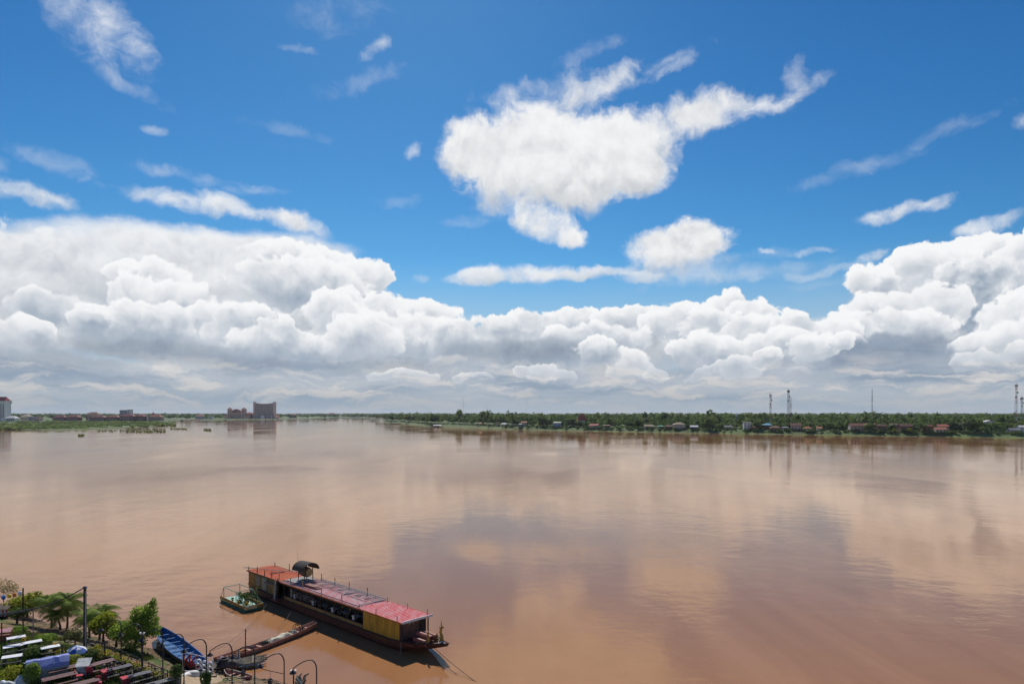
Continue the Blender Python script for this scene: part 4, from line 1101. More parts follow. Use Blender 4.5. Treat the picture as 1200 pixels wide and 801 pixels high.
def ground_material():
    m = bpy.data.materials.new("bank_earth"); m.use_nodes = True
    t = m.node_tree; N = t.nodes; L = t.links; b = N['Principled BSDF']; b.inputs['Roughness'].default_value = 0.95; b.inputs['Specular IOR Level'].default_value = 0.15
    geo = N.new('ShaderNodeNewGeometry')
    def nz(sc, det, rough=0.6):
        n = N.new('ShaderNodeTexNoise'); n.inputs['Scale'].default_value = sc; n.inputs['Detail'].default_value = det; n.inputs['Roughness'].default_value = rough
        L.new(geo.outputs['Position'], n.inputs['Vector']); return n.outputs['Fac']
    def ramp(v, lo, hi):
        n = N.new('ShaderNodeMapRange'); n.inputs[1].default_value = lo; n.inputs[2].default_value = hi; L.new(v, n.inputs[0]); return n.outputs[0]
    def mix(f, a, b_):
        n = N.new('ShaderNodeMix'); n.data_type = 'RGBA'; L.new(f, n.inputs[0])
        for i, q in ((6, a), (7, b_)):
            if isinstance(q, tuple): n.inputs[i].default_value = (*q, 1)
            else: L.new(q, n.inputs[i])
        return n.outputs[2]
    earth = mix(ramp(nz(0.8, 6), 0.35, 0.65), (0.115, 0.075, 0.042), (0.235, 0.155, 0.085))
    earth = mix(ramp(nz(6.0, 4), 0.55, 0.75), earth, (0.31, 0.23, 0.15))
    green = mix(ramp(nz(3.0, 4), 0.3, 0.7), (0.045, 0.075, 0.018), (0.105, 0.145, 0.03))
    col_ = mix(ramp(nz(0.22, 5), 0.50, 0.60), earth, green)
    sz = N.new('ShaderNodeSeparateXYZ'); L.new(geo.outputs['Position'], sz.inputs[0])
    wet = N.new('ShaderNodeMapRange'); wet.inputs[1].default_value = 0.05; wet.inputs[2].default_value = 0.45; L.new(sz.outputs[2], wet.inputs[0])
    col_ = mix(wet.outputs[0], (0.10, 0.062, 0.035), col_)
    L.new(col_, b.inputs['Base Color'])
    bn = N.new('ShaderNodeBump'); bn.inputs['Strength'].default_value = 0.6; bn.inputs['Distance'].default_value = 0.12
    L.new(nz(3.5, 6, 0.7), bn.inputs['Height']); L.new(bn.outputs[0], b.inputs['Normal'])
    return m
_gx = np.concatenate([np.arange(-140, -72, 2.0), np.arange(-72, -6, 0.45), np.arange(-6, 150, 3.0)]); _gy = np.concatenate([np.arange(-30, 40, 3.0), np.arange(40, 96, 0.45), np.arange(96, 130, 2.0)])
_X, _Y = np.meshgrid(_gx, _gy, indexing='ij'); _Z = bank_z(_X, _Y)
_nx, _ny = _X.shape; _I = np.arange(_nx * _ny).reshape(_nx, _ny)
_F = np.stack([_I[:-1, :-1], _I[1:, :-1], _I[1:, 1:], _I[:-1, 1:]], -1).reshape(-1, 4)
_keep = (_Z.ravel()[_F] > -1.6).any(1)
tag(np_obj('ground', np.stack([_X, _Y, _Z], -1).reshape(-1, 3), _F[_keep], ground_material(), smooth=True), 'brown earth river bank with grass patches', kind='structure')
# pale trodden sand of the landing and the path down to it
def sheet(name, label, poly, m, dz=0.02, step=0.5):
    xs = [p[0] for p in poly]; ys = [p[1] for p in poly]; bm = bmesh.new()
    cx, cy_ = sum(xs) / len(xs), sum(ys) / len(ys)
    rings = []
    for k in range(0, 9):
        s = k / 8
        for (a, b_), (c, e) in zip(poly, poly[1:] + poly[:1]):
            for j in range(6): rings.append((cx + (a + (c - a) * j / 6 - cx) * s, cy_ + (b_ + (e - b_) * j / 6 - cy_) * s))
    n = len(poly) * 6; V = [(x, y, zb(x, y) + dz * (1.0 if i < 8 * n else -1.5)) for i, (x, y) in enumerate(rings)]
    F = [(k * n + i, k * n + (i + 1) % n, (k + 1) * n + (i + 1) % n, (k + 1) * n + i) for k in range(8) for i in range(n)]
    o = MB().add(V, F).build(name, m, smooth=True); return tag(o, label, kind='structure')
M_sandn = mat('trodden_sand', (0.40, 0.29, 0.18), 0.95, 0.14, 2.5, bump=0.3)
sheet('landing_path', 'pale sandy path down to the boats', [tuple(W(px, py, z)[:2]) for px, py, z in ((205, 796, 2.6), (214, 787, 2.0), (228, 784, 1.4), (248, 783, 0.9), (266, 789, 0.7), (262, 799, 1.2), (250, 806, 1.8), (228, 812, 2.5), (208, 808, 2.9))], M_sandn, 0.05)
# ------------------------------------------------------------------ the long restaurant boat
BO = Vector((-33.9, 92.25, 0.0)); BRZ = math.atan2(-0.685, 0.728)
def BW_(x, y, z=0.0):      # boat frame to world
    c, s = math.cos(BRZ), math.sin(BRZ); return Vector((BO.x + c * x - s * y, BO.y + s * x + c * y, z))
M_hull = mat('maroon_hull', (0.115, 0.036, 0.026), 0.55, 0.25, 1.5, stretch=(1, 1, 3), bump=0.1)
M_yplank = mat('yellow_planks', (0.52, 0.31, 0.035), 0.6, 0.2, 2.2, hue=(0.32, 0.18, 0.025), stretch=(1, 1, .25))
M_ywall = mat('ochre_wall', (0.29, 0.18, 0.05), 0.7, 0.25, 1.0, hue=(0.13, 0.085, 0.035))
M_dark = mat('dark_timber', (0.035, 0.028, 0.024), 0.7, 0.3, 3.0)
M_brown = mat('brown_panel', (0.17, 0.085, 0.06), 0.7, 0.2, 2.0)
M_redroof = mat('faded_red_sheet', (0.62, 0.13, 0.08), 0.85, 0.08, 0.9, hue=(0.54, 0.19, 0.08), spec=0.1, detail=7)
M_pinkroof = mat('pink_red_sheet', (0.68, 0.10, 0.11), 0.85, 0.03, 1.0, hue=(0.68, 0.36, 0.35), detail=8, spec=0.1, stretch=(2.2, .5, 1))
M_pale = mat('weathered_pink_sheet', (0.56, 0.46, 0.45), 0.85, 0.05, 1.1, hue=(0.62, 0.18, 0.19), detail=8, spec=0.1, stretch=(2.2, .5, 1))
M_greysheet = mat('grey_sheet', (0.30, 0.28, 0.275), 0.85, 0.15, 1.2)
M_pipe = mat('grey_pipe', (0.42, 0.41, 0.40), 0.5, 0.1); M_black = mat('black_pipe', (0.03, 0.03, 0.035), 0.5, 0.1)
M_bamboo = mat('bamboo_post', (0.42, 0.29, 0.10), 0.7, 0.2, 4.0); M_white = mat('white_paint', (0.72, 0.71, 0.70), 0.6, 0.08)
M_gold = mat('golden_paint', (0.42, 0.27, 0.03), 0.45, 0.25, 5.0, spec=0.5)
M_redwood = mat('red_timber', (0.30, 0.10, 0.075), 0.6, 0.3, 3.0, hue=(0.16, 0.055, 0.045))
M_teal = mat('teal_glass', (0.10, 0.20, 0.18), 0.25, 0.2, 2.0, spec=0.5); M_tealframe = mat('grey_teal_frame', (0.20, 0.26, 0.25), 0.6)
M_eave = mat('orange_eave', (0.50, 0.13, 0.03), 0.6, 0.15)
boat = thing('restaurant_boat', 'long wooden restaurant boat with faded red and pink roof moored on the river', 'boat', BO, BRZ)
LB_, HW = 33.0, 1.85
def hull_ring(x):
    t = x / LB_
    w = HW * min(1.0, 0.80 + 0.9 * max(0, t) ** 0.5) if x < LB_ else HW * max(0.03, 1 - ((x - LB_) / 5.0) ** 1.35)
    top = 1.0 + 0.18 * max(0, 1 - x / 6) + (0.0 if x < 30 else 0.65 * ((x - 30) / 8.0) ** 1.5)
    bot = -0.5 if x < 30 else -0.5 + 1.95 * ((x - 30) / 8.0) ** 1.25
    mid = (bot + top) / 2
    return [(x, -w, top), (x, -w * 0.97, mid), (x, -w * 0.72, bot), (x, w * 0.72, bot), (x, w * 0.97, mid), (x, w, top)]
hull = MB().loft([hull_ring(x) for x in [-0.6, 0, 2, 5, 9, 14, 20, 26, 30, 32, 33.5, 35, 36.2, 37.2, 38]]).build('hull', M_hull, boat)
for s in (-1, 1):
    MB().tube([(q[0][0], s * abs(q[0][1]) + s * 0.03, q[0][2] + 0.02) for q in [hull_ring(x) for x in [-0.6, 3, 9, 15, 21, 27, 31, 33.5, 35, 36.2, 37.2, 38]]], 0.075, 6).build('rub_rail', mat('dark_rail', (0.05, 0.03, 0.025)), hull)
MB().box(0.2, 33.2, -1.7, 1.7, 0.95, 1.03).build('deck', M_dark, boat)
# stern wall: ochre, both sides and end
yw = HW - 0.12
MB().box(0.0, 7.4, -yw, -yw + 0.08, 1.0, 3.02).build('stern_wall', M_ywall, boat)
MB().box(0.0, 9.0, yw - 0.08, yw, 1.0, 3.02).build('stern_wall', M_ywall, boat)
MB().box(-0.06, 0.02, -yw + .01, yw - .01, 1.0, 3.0).build('stern_wall', M_ywall, boat)
for k in range(15): MB().box(0.25 + k * .5, 0.29 + k * .5, -yw - 0.02, -yw + 0.01, 1.02, 3.0).build('batten', M_ywall, boat)
pn = MB().box(2.0, 3.25, -yw - 0.035, -yw + .01, 1.55, 2.75).build('shutter_panel', mat('peeling_panel', (0.34, 0.30, 0.24), 0.8, 0.25, 5.0, hue=(0.12, 0.09, 0.05)), boat)
w = MB().box(3.75, 5.05, -yw - 0.05, -yw + .01, 1.25, 2.85).build('window', M_tealframe, boat)
for k in range(2): MB().box(3.84 + k * .62, 4.36 + k * .62, -yw - 0.065, -yw - .04, 1.33, 2.77).build('pane', M_teal, w)
MB().box(5.5, 7.2, -yw - 0.045, -yw + .01, 1.1, 2.45).build('door', M_ywall, boat)
MB().hexa([(5.3, -yw - .55, 2.42), (7.6, -yw - .55, 2.42), (7.6, -yw, 2.55), (5.3, -yw, 2.55), (5.3, -yw - .55, 2.5), (7.6, -yw - .55, 2.5), (7.6, -yw, 2.64), (5.3, -yw, 2.64)]).build('door_canopy', mat('wood_awning', (0.36, 0.22, 0.13)), boat)
# gallery
for a, b_ in ((9.4, 26.3),):
    MB().box(a, b_, -yw, -yw + 0.06, 1.0, 1.42).build('gallery_skirt', M_ywall, boat)
    MB().box(a, b_, yw - .06, yw, 1.0, 1.42).build('gallery_skirt', M_ywall, boat)
    MB().box(a - .1, b_, -yw - .04, -yw + .1, 1.42, 1.5).build('gallery_rail', M_dark, boat)
MB().box(7.3, 26.3, -0.4, -0.3, 1.03, 2.98).build('inner_wall', M_dark, boat)
for k in range(14):
    x = 8.0 + k * 1.40
    MB().box(x - .05, x + .05, -yw, -yw + .1, 1.0 if x < 9.4 else 1.5, 3.0).build('post', M_dark, boat)
    MB().box(x - .05, x + .05, yw - .1, yw, 1.0, 3.0).build('post', M_dark, boat)
for k in range(3):
    MB().box(11.2 + k * .02, 16.5, -yw + .03, -yw + .05, 1.75 + k * .28, 1.80 + k * .28).build('gallery_bar', mat('pale_bar', (0.30, 0.28, 0.26)), boat)
MB().box(7.4, 26.3, -yw + .01, -yw + .05, 2.72, 2.98).build('valance', mat('dark_valance', (0.045, 0.02, 0.018)), boat)
for k in range(6):
    MB().box(12.2 + k * 2.2, 13.4 + k * 2.2, -1.25, -.55, 1.65, 1.7).build('dining_table', mat('white_cloth', (0.55, 0.55, 0.56)), boat)
for k in range(10):
    MB().box(11.4 + k * 1.4, 11.75 + k * 1.4, -1.55, -1.25, 1.45, 1.95).build('chair_back', M_white if k % 3 == 0 else M_dark, boat)
MB().box(10.75, 10.95, -yw + .12, -yw + .2, 1.5, 2.5).build('white_post', M_white, boat)
for k in range(4): MB().lathe([(0.05, 0), (0.1, 0.08), (0.02, 0.2)], (19 + k * 1.5, -1.5, 2.35), 6).build('hanging_lamp', M_gold, boat)
# bow cabin: yellow vertical planks
nP = 30
for k in range(nP):
    x0 = 26.35 + k * 6.3 / nP
    MB().box(x0 + .012, x0 + 6.3 / nP - .012, -yw - (.012 if k % 2 else 0.0), -yw + .05, 1.02, 2.92).build('plank', M_yplank, boat)
    MB().box(x0 + .012, x0 + 6.3 / nP - .012, yw - .05, yw, 1.02, 2.92).build('plank', M_yplank, boat)
MB().box(26.35, 32.6, -yw + .055, yw - .055, 1.03, 2.95).build('cabin_core', M_dark, boat)
bw = MB().box(32.62, 32.68, -yw, 0.75, 1.03, 2.85).build('bow_wall', M_brown, boat)
for dx in (-.12, .12): MB().add([(32.69, -0.35 + dx * 1.6, 2.75), (32.71, -0.35 + dx * 1.6, 2.75), (32.71, -0.15 + dx * 1.6, 2.75), (32.69, -0.15 + dx * 1.6, 2.75), (32.69, -0.3 + dx * 2.2, 2.45), (32.71, -0.3 + dx * 2.2, 2.45), (32.71, -0.22 + dx * 2.2, 2.45), (32.69, -0.22 + dx * 2.2, 2.45)],
    [(0, 1, 2, 3), (7, 6, 5, 4), (0, 4, 5, 1), (1, 5, 6, 2), (2, 6, 7, 3), (3, 7, 4, 0)]).build('crest', mat('pale_emblem', (0.5, 0.38, 0.2)), bw)
for y_ in (-yw + .05, 0.9, yw - .05): MB().box(32.95, 33.05, y_ - .05, y_ + .05, 1.0, 3.0).build('post', M_dark, boat)
# roof: three lengths of ribbed sheet
RZ = 3.1
def roof_part(name, x0, x1, m, m_edge, zz=RZ, wy=HW + .12, rib=0.42):
    n = max(2, int((x1 - x0) / rib)); rings = []
    xs = []
    for k in range(n):
        a = x0 + (x1 - x0) * k / n; b_ = x0 + (x1 - x0) * (k + 1) / n
        xs += [(a, 0), (a + (b_ - a) * .80, 0), (a + (b_ - a) * .86, .035), (a + (b_ - a) * .94, .035)]
    xs.append((x1, 0))
    crown = lambda y: 0.10 * (1 - (y / wy) ** 2)
    ys = [-wy, -wy * .5, 0, wy * .5, wy]
    V = [(x, y, zz + dz + crown(y)) for x, dz in xs for y in ys] ; c = len(ys)
    F = [(i * c + k, (i + 1) * c + k, (i + 1) * c + k + 1, i * c + k + 1) for i in range(len(xs) - 1) for k in range(c - 1)]
    r = MB().add(V, F).build(name, m, boat)
    MB().box(x0, x1, -wy + .02, wy - .02, zz - .10, zz - .012).build('ceiling', M_dark, r)
    MB().box(x0 + .005, x1 - .005, -wy - .03, -wy + .0, zz - .11, zz + .03).build('eave', m_edge, r)
    MB().box(x0 + .005, x1 - .005, wy, wy + .03, zz - .11, zz + .03).build('eave', m_edge, r)
    return r
roof_part('stern_roof', -0.15, 8.8, M_redroof, M_dark, RZ + .03)
roof_part('middle_roof', 8.82, 25.7, M_pale, M_eave, RZ)
r = roof_part('bow_roof', 25.72, 33.35, M_pinkroof, M_eave, RZ + .012)
MB().box(33.36, 33.42, -HW - .12, HW + .12, RZ - .1, RZ + .13).build('front_edge', M_white, r)
# rust-free grey sheet laid near the drum shelter, and a plank stack
MB().box(8.9, 11.6, -1.3, 1.6, RZ + .145, RZ + .165).build('roof_patch', M_greysheet, boat)
st = thing('plank_stack', 'low stack of red planks lying on the boat roof', 'planks', BW_(14.2, -0.75, RZ + .15), BRZ + R(3))
for k in range(5): MB().box(-1.6 - .1 * (k % 2), 1.6 + .1 * (k % 3), -.42 + k * .17, -.28 + k * .17, 0.0, .09).build('plank', M_redwood, st)
for k in range(4): MB().box(-1.2 - .15 * (k % 2), 1.35, -.36 + k * .18, -.24 + k * .18, .1, .18).build('plank', M_redwood, st)
bn_ = thing('plank_pair', 'two dark boards lying on the red stern roof', 'planks', BW_(4.9, -0.2, RZ + .17), BRZ + R(80))
for k in range(2): MB().box(-.9, .9 - .3 * k, k * .2, k * .2 + .14, 0, .05).build('plank', mat('dark_red_board', (0.22, 0.05, 0.035)), bn_)
pl = MB().tube([BW_(-0.9, -2.0, RZ + .30), BW_(3.0, -.4, RZ + .33), BW_(7.2, 1.9, RZ + .30)], 0.05, 6).build('long_pole', M_pipe); tag(pl, 'long pale pole laid slantwise across the red stern roof', 'pole')
# stub posts along both roof edges
for s, xs in ((-1, (0.2, 2.6, 4.6, 6.5, 8.4, 11.2, 14.0, 18.2, 22.4, 25.8, 28.8, 32.4)), (1, (0.3, 4.2, 8.0, 12.2, 15.2, 18.3, 22.0, 25.8, 29.4, 32.7))):
    for k, x in enumerate(xs):
        b_ = MB().tube([(x, s * (HW - .02), RZ - .05), (x, s * (HW - .02), RZ + .55)], .055, 6).build('roof_post', M_pipe if x > 8 else M_dark, boat)
        if 1 < x < 25: MB().tube([(x, s * (HW - .02), RZ + .551), (x, s * (HW - .02), RZ + .92)], .062, 6).build('post_cap', M_bamboo, b_)
MB().tube([(8.9, -HW + .1, RZ + .14), (25.6, -HW + .1, RZ + .14)], .045, 6).build('edge_pipe', M_black, boat)
MB().tube([(10.5, 0.1, RZ + .2), (24.8, -.2, RZ + .2)], .03, 6).build('middle_pipe', M_black, boat)
MB().tube([(25.4, -HW + .15, RZ + .18), (25.4, HW + .1, RZ + .18)], .06, 6).build('cross_pipe', M_pipe, boat)
MB().tube([(20.2, -.2, RZ + .18), (20.2, HW + .1, RZ + .18)], .05, 6).build('cross_pipe', M_pipe, boat)
b = MB()
for x in [12 + .55 * k for k in range(25)]: b.box(x, x + .12, .35, HW + .12, RZ + .15, RZ + .19)
b.build('roof_grille', M_greysheet, boat)['kind'] = 'stuff'
b = MB(); b.tube([(12, HW, RZ + .24), (25.4, HW, RZ + .24)], .05, 6); b.tube([(12, HW - .35, RZ + .22), (25.4, HW - .35, RZ + .22)], .04, 6); b.build('grille_pipe', M_pipe, boat)
# steps up to the roof
ld = thing('ladder', 'wooden steps with white rail leaning from deck to boat roof', 'ladder', BW_(8.15, -HW - .15, 0.0), BRZ)
lo, hi = Vector((.15, -.30, .85)), Vector((-.45, .22, 3.35))
for dx in (-.28, .28): MB().beam(lo + Vector((dx, 0, 0)), hi + Vector((dx, 0, 0)), .11, .14).build('rail', M_white if dx < 0 else M_dark, ld)
for k in range(7):
    p = lo.lerp(hi, (k + .6) / 7.4); MB().box(p.x - .27, p.x + .27, p.y - .2, p.y + .1, p.z - .03, p.z + .04).build('step', mat('worn_step', (0.55, 0.45, 0.28)), ld)
MB().box(-.6, .7, -.55, .15, .78, .85).build('landing', M_redwood, ld)
# drum under a thatched shelter on the roof
dr = thing('drum_shelter', 'small arched thatch shelter standing on the boat roof', 'shelter', BW_(10.6, 0.55, RZ + .16), BRZ + R(6))
for dx in (-.62, .62):
    for dy in (-.62, .62): MB().tube([(dx, dy, 0), (dx * .95, dy * .95, 1.55)], .06, 6).build('post', mat('shelter_wood', (0.13, 0.085, 0.04)), dr)
arch = [(1.25 * math.cos(math.pi * k / 12), 1.25 + .95 * math.sin(math.pi * k / 12)) for k in range(13)]
n_ = [(a * .93, 1.25 + (z - 1.25) * .9) for a, z in arch]
b = MB()
for k in range(12):
    (a0, z0), (a1, z1), (c0, w0), (c1, w1) = arch[k], arch[k + 1], n_[k], n_[k + 1]
    b.hexa([(-1.1, a0, z0), (-1.1, a1, z1), (-1.1, c1, w1), (-1.1, c0, w0), (1.1, a0, z0), (1.1, a1, z1), (1.1, c1, w1), (1.1, c0, w0)])
b.build('thatch_roof', mat('grey_thatch', (0.085, 0.075, 0.066), 0.95, 0.4, 8.0, bump=0.8, stretch=(.4, 2, 2)), dr)
dm = thing('drum', 'large barrel drum hanging under the thatch shelter', 'drum', BW_(10.6, 0.55, RZ + .16) + Vector((0, 0, .95)), BRZ + R(6))
MB().lathe([(.50, -.72), (.60, -.4), (.64, 0), (.60, .4), (.50, .72)], (0, 0, 0), 16, 'x').build('barrel', mat('drum_wood', (0.17, 0.10, 0.045), 0.6), dm, smooth=False)
for s in (-1, 1): MB().lathe([(.49, 0), (.44, .02)], (s * .725, 0, 0), 16, 'x').build('drumhead', mat('drum_hide', (0.40, 0.29, 0.13), 0.8), dm)
# red timber and dragons on the bow
tb = thing('timber_pile', 'pile of red-brown hollow logs and boards on the bow deck', 'timber', BW_(33.9, 0.0, 1.05), BRZ)
for k, (y_, z_, r_, l_) in enumerate(((-.75, .30, .30, 2.0), (-.1, .30, .28, 2.2), (.5, .28, .26, 2.0), (-.4, .82, .27, 2.2), (.25, .78, .25, 2.1))):
    b = MB(); o_ = [(r_ * math.cos(math.pi * 2 * q / 12), r_ * math.sin(math.pi * 2 * q / 12)) for q in range(12)]
    rings = [[(x_, y_ + a * s_, z_ + c * s_) for a, c in o_] for x_, s_ in ((0, .72), (0, 1), (l_, 1.0), (l_, .72), (.02, .70))]
    b.loft(rings, cap=True).build('log', M_redwood, tb)
for k in range(5): MB().box(-.3 + .1 * k, 1.9, -1.15 + k * .17, -1.0 + k * .17, .62 - .03 * k, .67 - .03 * k).build('board', M_redwood, tb)
for k in range(3): MB().box(-1.0, .6, -1.75 + k * .2, -1.58 + k * .2, -.02, .04).build('board', mat('bright_red_board', (0.42, 0.09, 0.06)), tb)
for l, x_, y_, sc in (('taller golden naga figure at the tip of the bow', 36.6, .35, 1.0), ('shorter golden naga figure on the bow', 35.9, -.75, .68)):
    g = thing('naga_figure', l, 'statue', BW_(x_, y_, 1.30), BRZ); g.scale = (sc, sc, sc)
    path = [(-.15, 0, 0), (.0, 0, .25), (.16, 0, .5), (.12, 0, .8), (-.06, 0, 1.05), (-.02, 0, 1.35), (.14, 0, 1.6), (.20, 0, 1.85)]
    MB().tube(path, [.20, .18, .16, .15, .13, .12, .11, .04], 8).build('body', M_gold, g)
    MB().add([(.08, -.07, 1.62), (.08, .07, 1.62), (.46, 0, 1.60), (.10, -.06, 1.80), (.10, .06, 1.80), (.40, 0, 1.74)], [(0, 2, 1), (3, 4, 5), (0, 3, 5, 2), (1, 2, 5, 4), (0, 1, 4, 3)]).build('head', M_gold, g)
    MB().add([(.0, -.03, 1.75), (.0, .03, 1.75), (.16, 0, 1.80), (-.03, 0, 2.4)], [(0, 1, 2), (0, 3, 1), (1, 3, 2), (2, 3, 0)]).build('crest', M_gold, g)
    for k, z_ in enumerate((.3, .55, .85, 1.15, 1.4)):
        MB().add([(-.05 + .03 * (k % 2), -.03, z_), (-.05, .03, z_), (-.05, 0, z_ + .2), (-.36, 0, z_ + .24)], [(0, 1, 3), (1, 2, 3), (2, 0, 3), (0, 2, 1)]).build('fin', M_gold, g)
    if sc == 1.0: MB().tube([(-.75, 0, 0), (-.6, 0, .35), (-.72, 0, .65), (-.55, 0, .95)], [.15, .13, .09, .03], 8).build('tail', M_gold, g)
MB().box(36.9, 37.1, -.05, .3, 1.33, 1.62).build('bow_cloth', M_white, boat)
MB().tube([(33.1, -1.9, 1.15), (33.15, -1.95, .2), (33.2, -1.95, -.25)], .02, 5).build('fender_rope', M_pipe, boat)
MB().tube([(7.4, 1.3, RZ + .1), (7.35, 1.3, RZ + 3.2)], .012, 5).build('whip_aerial', M_black, boat)
# faded name painted on the bow planks of the hull
lt = MB()
for k in range(11):
    x0 = 28.0 + k * .27; h_ = .22
    lt.box(x0, x0 + .06, -HW - .02, -HW - .008, .62, .62 + h_); lt.box(x0 + .08, x0 + .2, -HW - .02, -HW - .008, .62 + (.16 if k % 2 else 0), .68 + (.16 if k % 3 else 0))
lt.build('hull_lettering', mat('faded_gold_letters', (0.20, 0.10, 0.02)), boat)
# ropes
def rope(name, label, a, b_, sag, r=.02, m=None, n=14):
    a, b_ = Vector(a), Vector(b_); pts = [a.lerp(b_, k / n) - Vector((0, 0, sag * 4 * (k / n) * (1 - k / n))) for k in range(n + 1)]
    return tag(MB().tube(pts, r, 5).build(name, m or M_rope), label, 'rope')
M_rope = mat('old_rope', (0.16, 0.13, 0.10), 0.9)
rope('mooring_rope', 'pale mooring rope running from the bow towards the camera', BW_(35.6, -1.0, 1.25), W(556, 803, -.2), .3)
rope('mooring_rope', 'dark mooring rope running from the bow to the lower right', BW_(36.2, -.6, 1.3), W(620, 835, -.3), .5, .025, M_dark)
rope('mooring_rope', 'slack rope from the boat steps to the long canoe', BW_(12.6, -HW, 1.4), W(325, 736, .4), .4)
rope('mooring_rope', 'long low rope from the riverbank to the stern of the boat', W(250, 762, 1.5), BW_(6.6, -HW, .9), .9)

# ------------------------------------------------------------------ green flower raft beside the stern
RF = W(257.8, 704, 0); rdir = (W(287, 717.5, 0) - RF); rz_ = math.atan2(rdir.y, rdir.x)
rf = thing('flower_raft', 'small green raft with pipe frame and potted plants beside the stern', 'raft', RF, rz_)
M_rg = mat('raft_green', (0.065, 0.20, 0.135), 0.6, 0.25, 3.0); M_rgl = mat('raft_pale_green', (0.22, 0.44, 0.34), 0.6, 0.15, 3.0); M_ry = mat('raft_ochre', (0.36, 0.22, 0.05), 0.7, 0.25, 3.0)
rl, rw = rdir.length, 2.3
MB().hexa([(.25, .15, -.3), (rl - .2, .1, -.3), (rl - .2, rw - .1, -.3), (.25, rw - .15, -.3), (0, 0, .30), (rl, 0, .34), (rl, rw, .34), (0, rw, .30)]).build('hull', M_rg, rf)
MB().box(.15, rl - .15, .12, rw - .12, .345, .38).build('deck', M_rgl, rf)
for k in range(4): MB().box(.1 + k * rl / 4, rl / 4 * (k + 1) - .08, -.03, .05, .36, .72).build('side_board', M_ry, rf)
for k in range(4): MB().box(.1 + k * rl / 4, rl / 4 * (k + 1) - .08, rw - .05, rw + .03, .36, .72).build('side_board', M_ry, rf)
MB().box(rl - .02, rl + .05, .05, rw * .62, .30, .74).build('end_board', mat('pale_yellow_board', (0.62, 0.55, 0.30), 0.7), rf)
MB().box(rl - .02, rl + .05, rw * .64, rw - .05, .32, .74).build('end_board', M_ry, rf)
cs = [(.9, .12), (rl * .62, .12), (rl * .62, rw - .12), (.9, rw - .12)]
for x_, y_ in cs: MB().tube([(x_, y_, .38), (x_, y_, 1.95)], .045, 6).build('frame_post', M_rgl, rf)
for a, b_ in zip(cs, cs[1:] + cs[:1]): MB().tube([(*a, 1.95), (*b_, 1.95)], .045, 6).build('frame_bar', M_rgl, rf)
MB().tube([(rl * .62, .12, 1.93), (rl - .1, .12, .72)], .05, 6).build('frame_brace', M_rgl, rf); MB().tube([(.9, .12, 1.93), (.05, .12, .6)], .03, 6).build('frame_brace', M_black, rf)
MB().tube([(rl * .62, rw - .12, 1.93), (rl - .1, rw - .12, .72)], .05, 6).build('frame_brace', M_rg, rf)
M_pot = mat('dark_pot', (0.06, 0.045, 0.035)); M_leaf = foliage('plant_leaf', (0.12, 0.19, 0.04), (0.05, 0.09, 0.02), 3.0)
M_yflow = mat('yellow_flowers', (0.72, 0.50, 0.02), 0.7, 0.2, 8.0); M_pink = mat('pink_flower', (0.55, 0.05, 0.10), 0.7)
def pot_plant(name, label, loc, h, r, n, m, cat='plant', group=None, pot=True, size=.16, mf=None, nf=0, mp=None):
    t = thing(name, label, cat, loc, rng.uniform(0, 6), group)
    zp = 0.0
    if pot:
        zp = .32 * min(1, r / .35); MB().lathe([(.6 * r * .8, 0), (.75 * r * .8, zp * .6), (.85 * r * .8, zp), (.6 * r * .8, zp - .02)], n=10).build('pot', mp or M_pot, t)
    MB().tube([(0, 0, zp - .05), (.02, .01, zp + (h - zp) * .7)], [.035, .015], 5).build('stem', M_trunk, t)
    P, u = crown_points(n, [(0, 0, zp + (h - zp) * .55, r, r, (h - zp) * .52)], .45)
    V, F = leaf_quads(P, size, .1, 1.0, u); np_obj('foliage', V, F, m, t)
    if nf:
        P, u = crown_points(nf, [(0, 0, zp + (h - zp) * .62, r * 1.02, r * 1.02, (h - zp) * .5)], .85)
        V, F = leaf_quads(P, size * .9, .3); np_obj('flowers', V, F, mf, t)['kind'] = 'stuff'
    return t
c_, s_ = math.cos(rz_), math.sin(rz_)
def RW(x, y, z): return Vector((RF.x + c_ * x - s_ * y, RF.y + s_ * x + c_ * y, z))
pot_plant('potted_plant', 'bushy potted plant in the middle of the flower raft', RW(rl * .66, 1.3, .38), 1.45, .55, 160, M_leaf)
pot_plant('potted_plant', 'tall thin potted plant at the inner corner of the flower raft', RW(rl * .86, 1.9, .38), 2.3, .28, 70, M_leaf)
pot_plant('potted_plant', 'dark leafy pot plant behind the bushy one on the flower raft', RW(rl * .52, 1.8, .38), 1.2, .5, 130, foliage('dark_leaf', (0.05, 0.075, 0.03), (0.02, 0.035, 0.015), 3.0))
pot_plant('potted_plant', 'yellow flowering pot at the front board of the flower raft', RW(rl * .88, .55, .38), .6, .26, 40, M_leaf, mf=M_yflow, nf=70)
pot_plant('potted_plant', 'yellow flowering pot at the near side of the flower raft', RW(rl * .66, .3, .38), .5, .2, 30, M_leaf, mf=M_yflow, nf=50)
pot_plant('potted_plant', 'pink flowering pot at the outer end of the flower raft', RW(rl * .36, .5, .38), .45, .16, 24, M_leaf, mf=M_pink, nf=24)
pot_plant('potted_plant', 'slim sapling in a pot at the near corner of the flower raft', RW(rl * .93, 1.15, .38), 1.7, .25, 50, M_leaf)
pot_plant('potted_plant', 'leafy pot plant at the back corner of the flower raft', RW(rl * .3, 1.7, .38), .9, .35, 70, M_leaf)
pot_plant('potted_plant', 'spreading green pot plant in the middle of the raft edge', RW(rl * .5, 1.1, .38), 1.0, .42, 90, M_leaf)
sk = thing('plastic_sack', 'grey plastic sheeting bundled between raft and boat', 'sheeting', RW(rl * .78, rw + .35, .0), rz_)
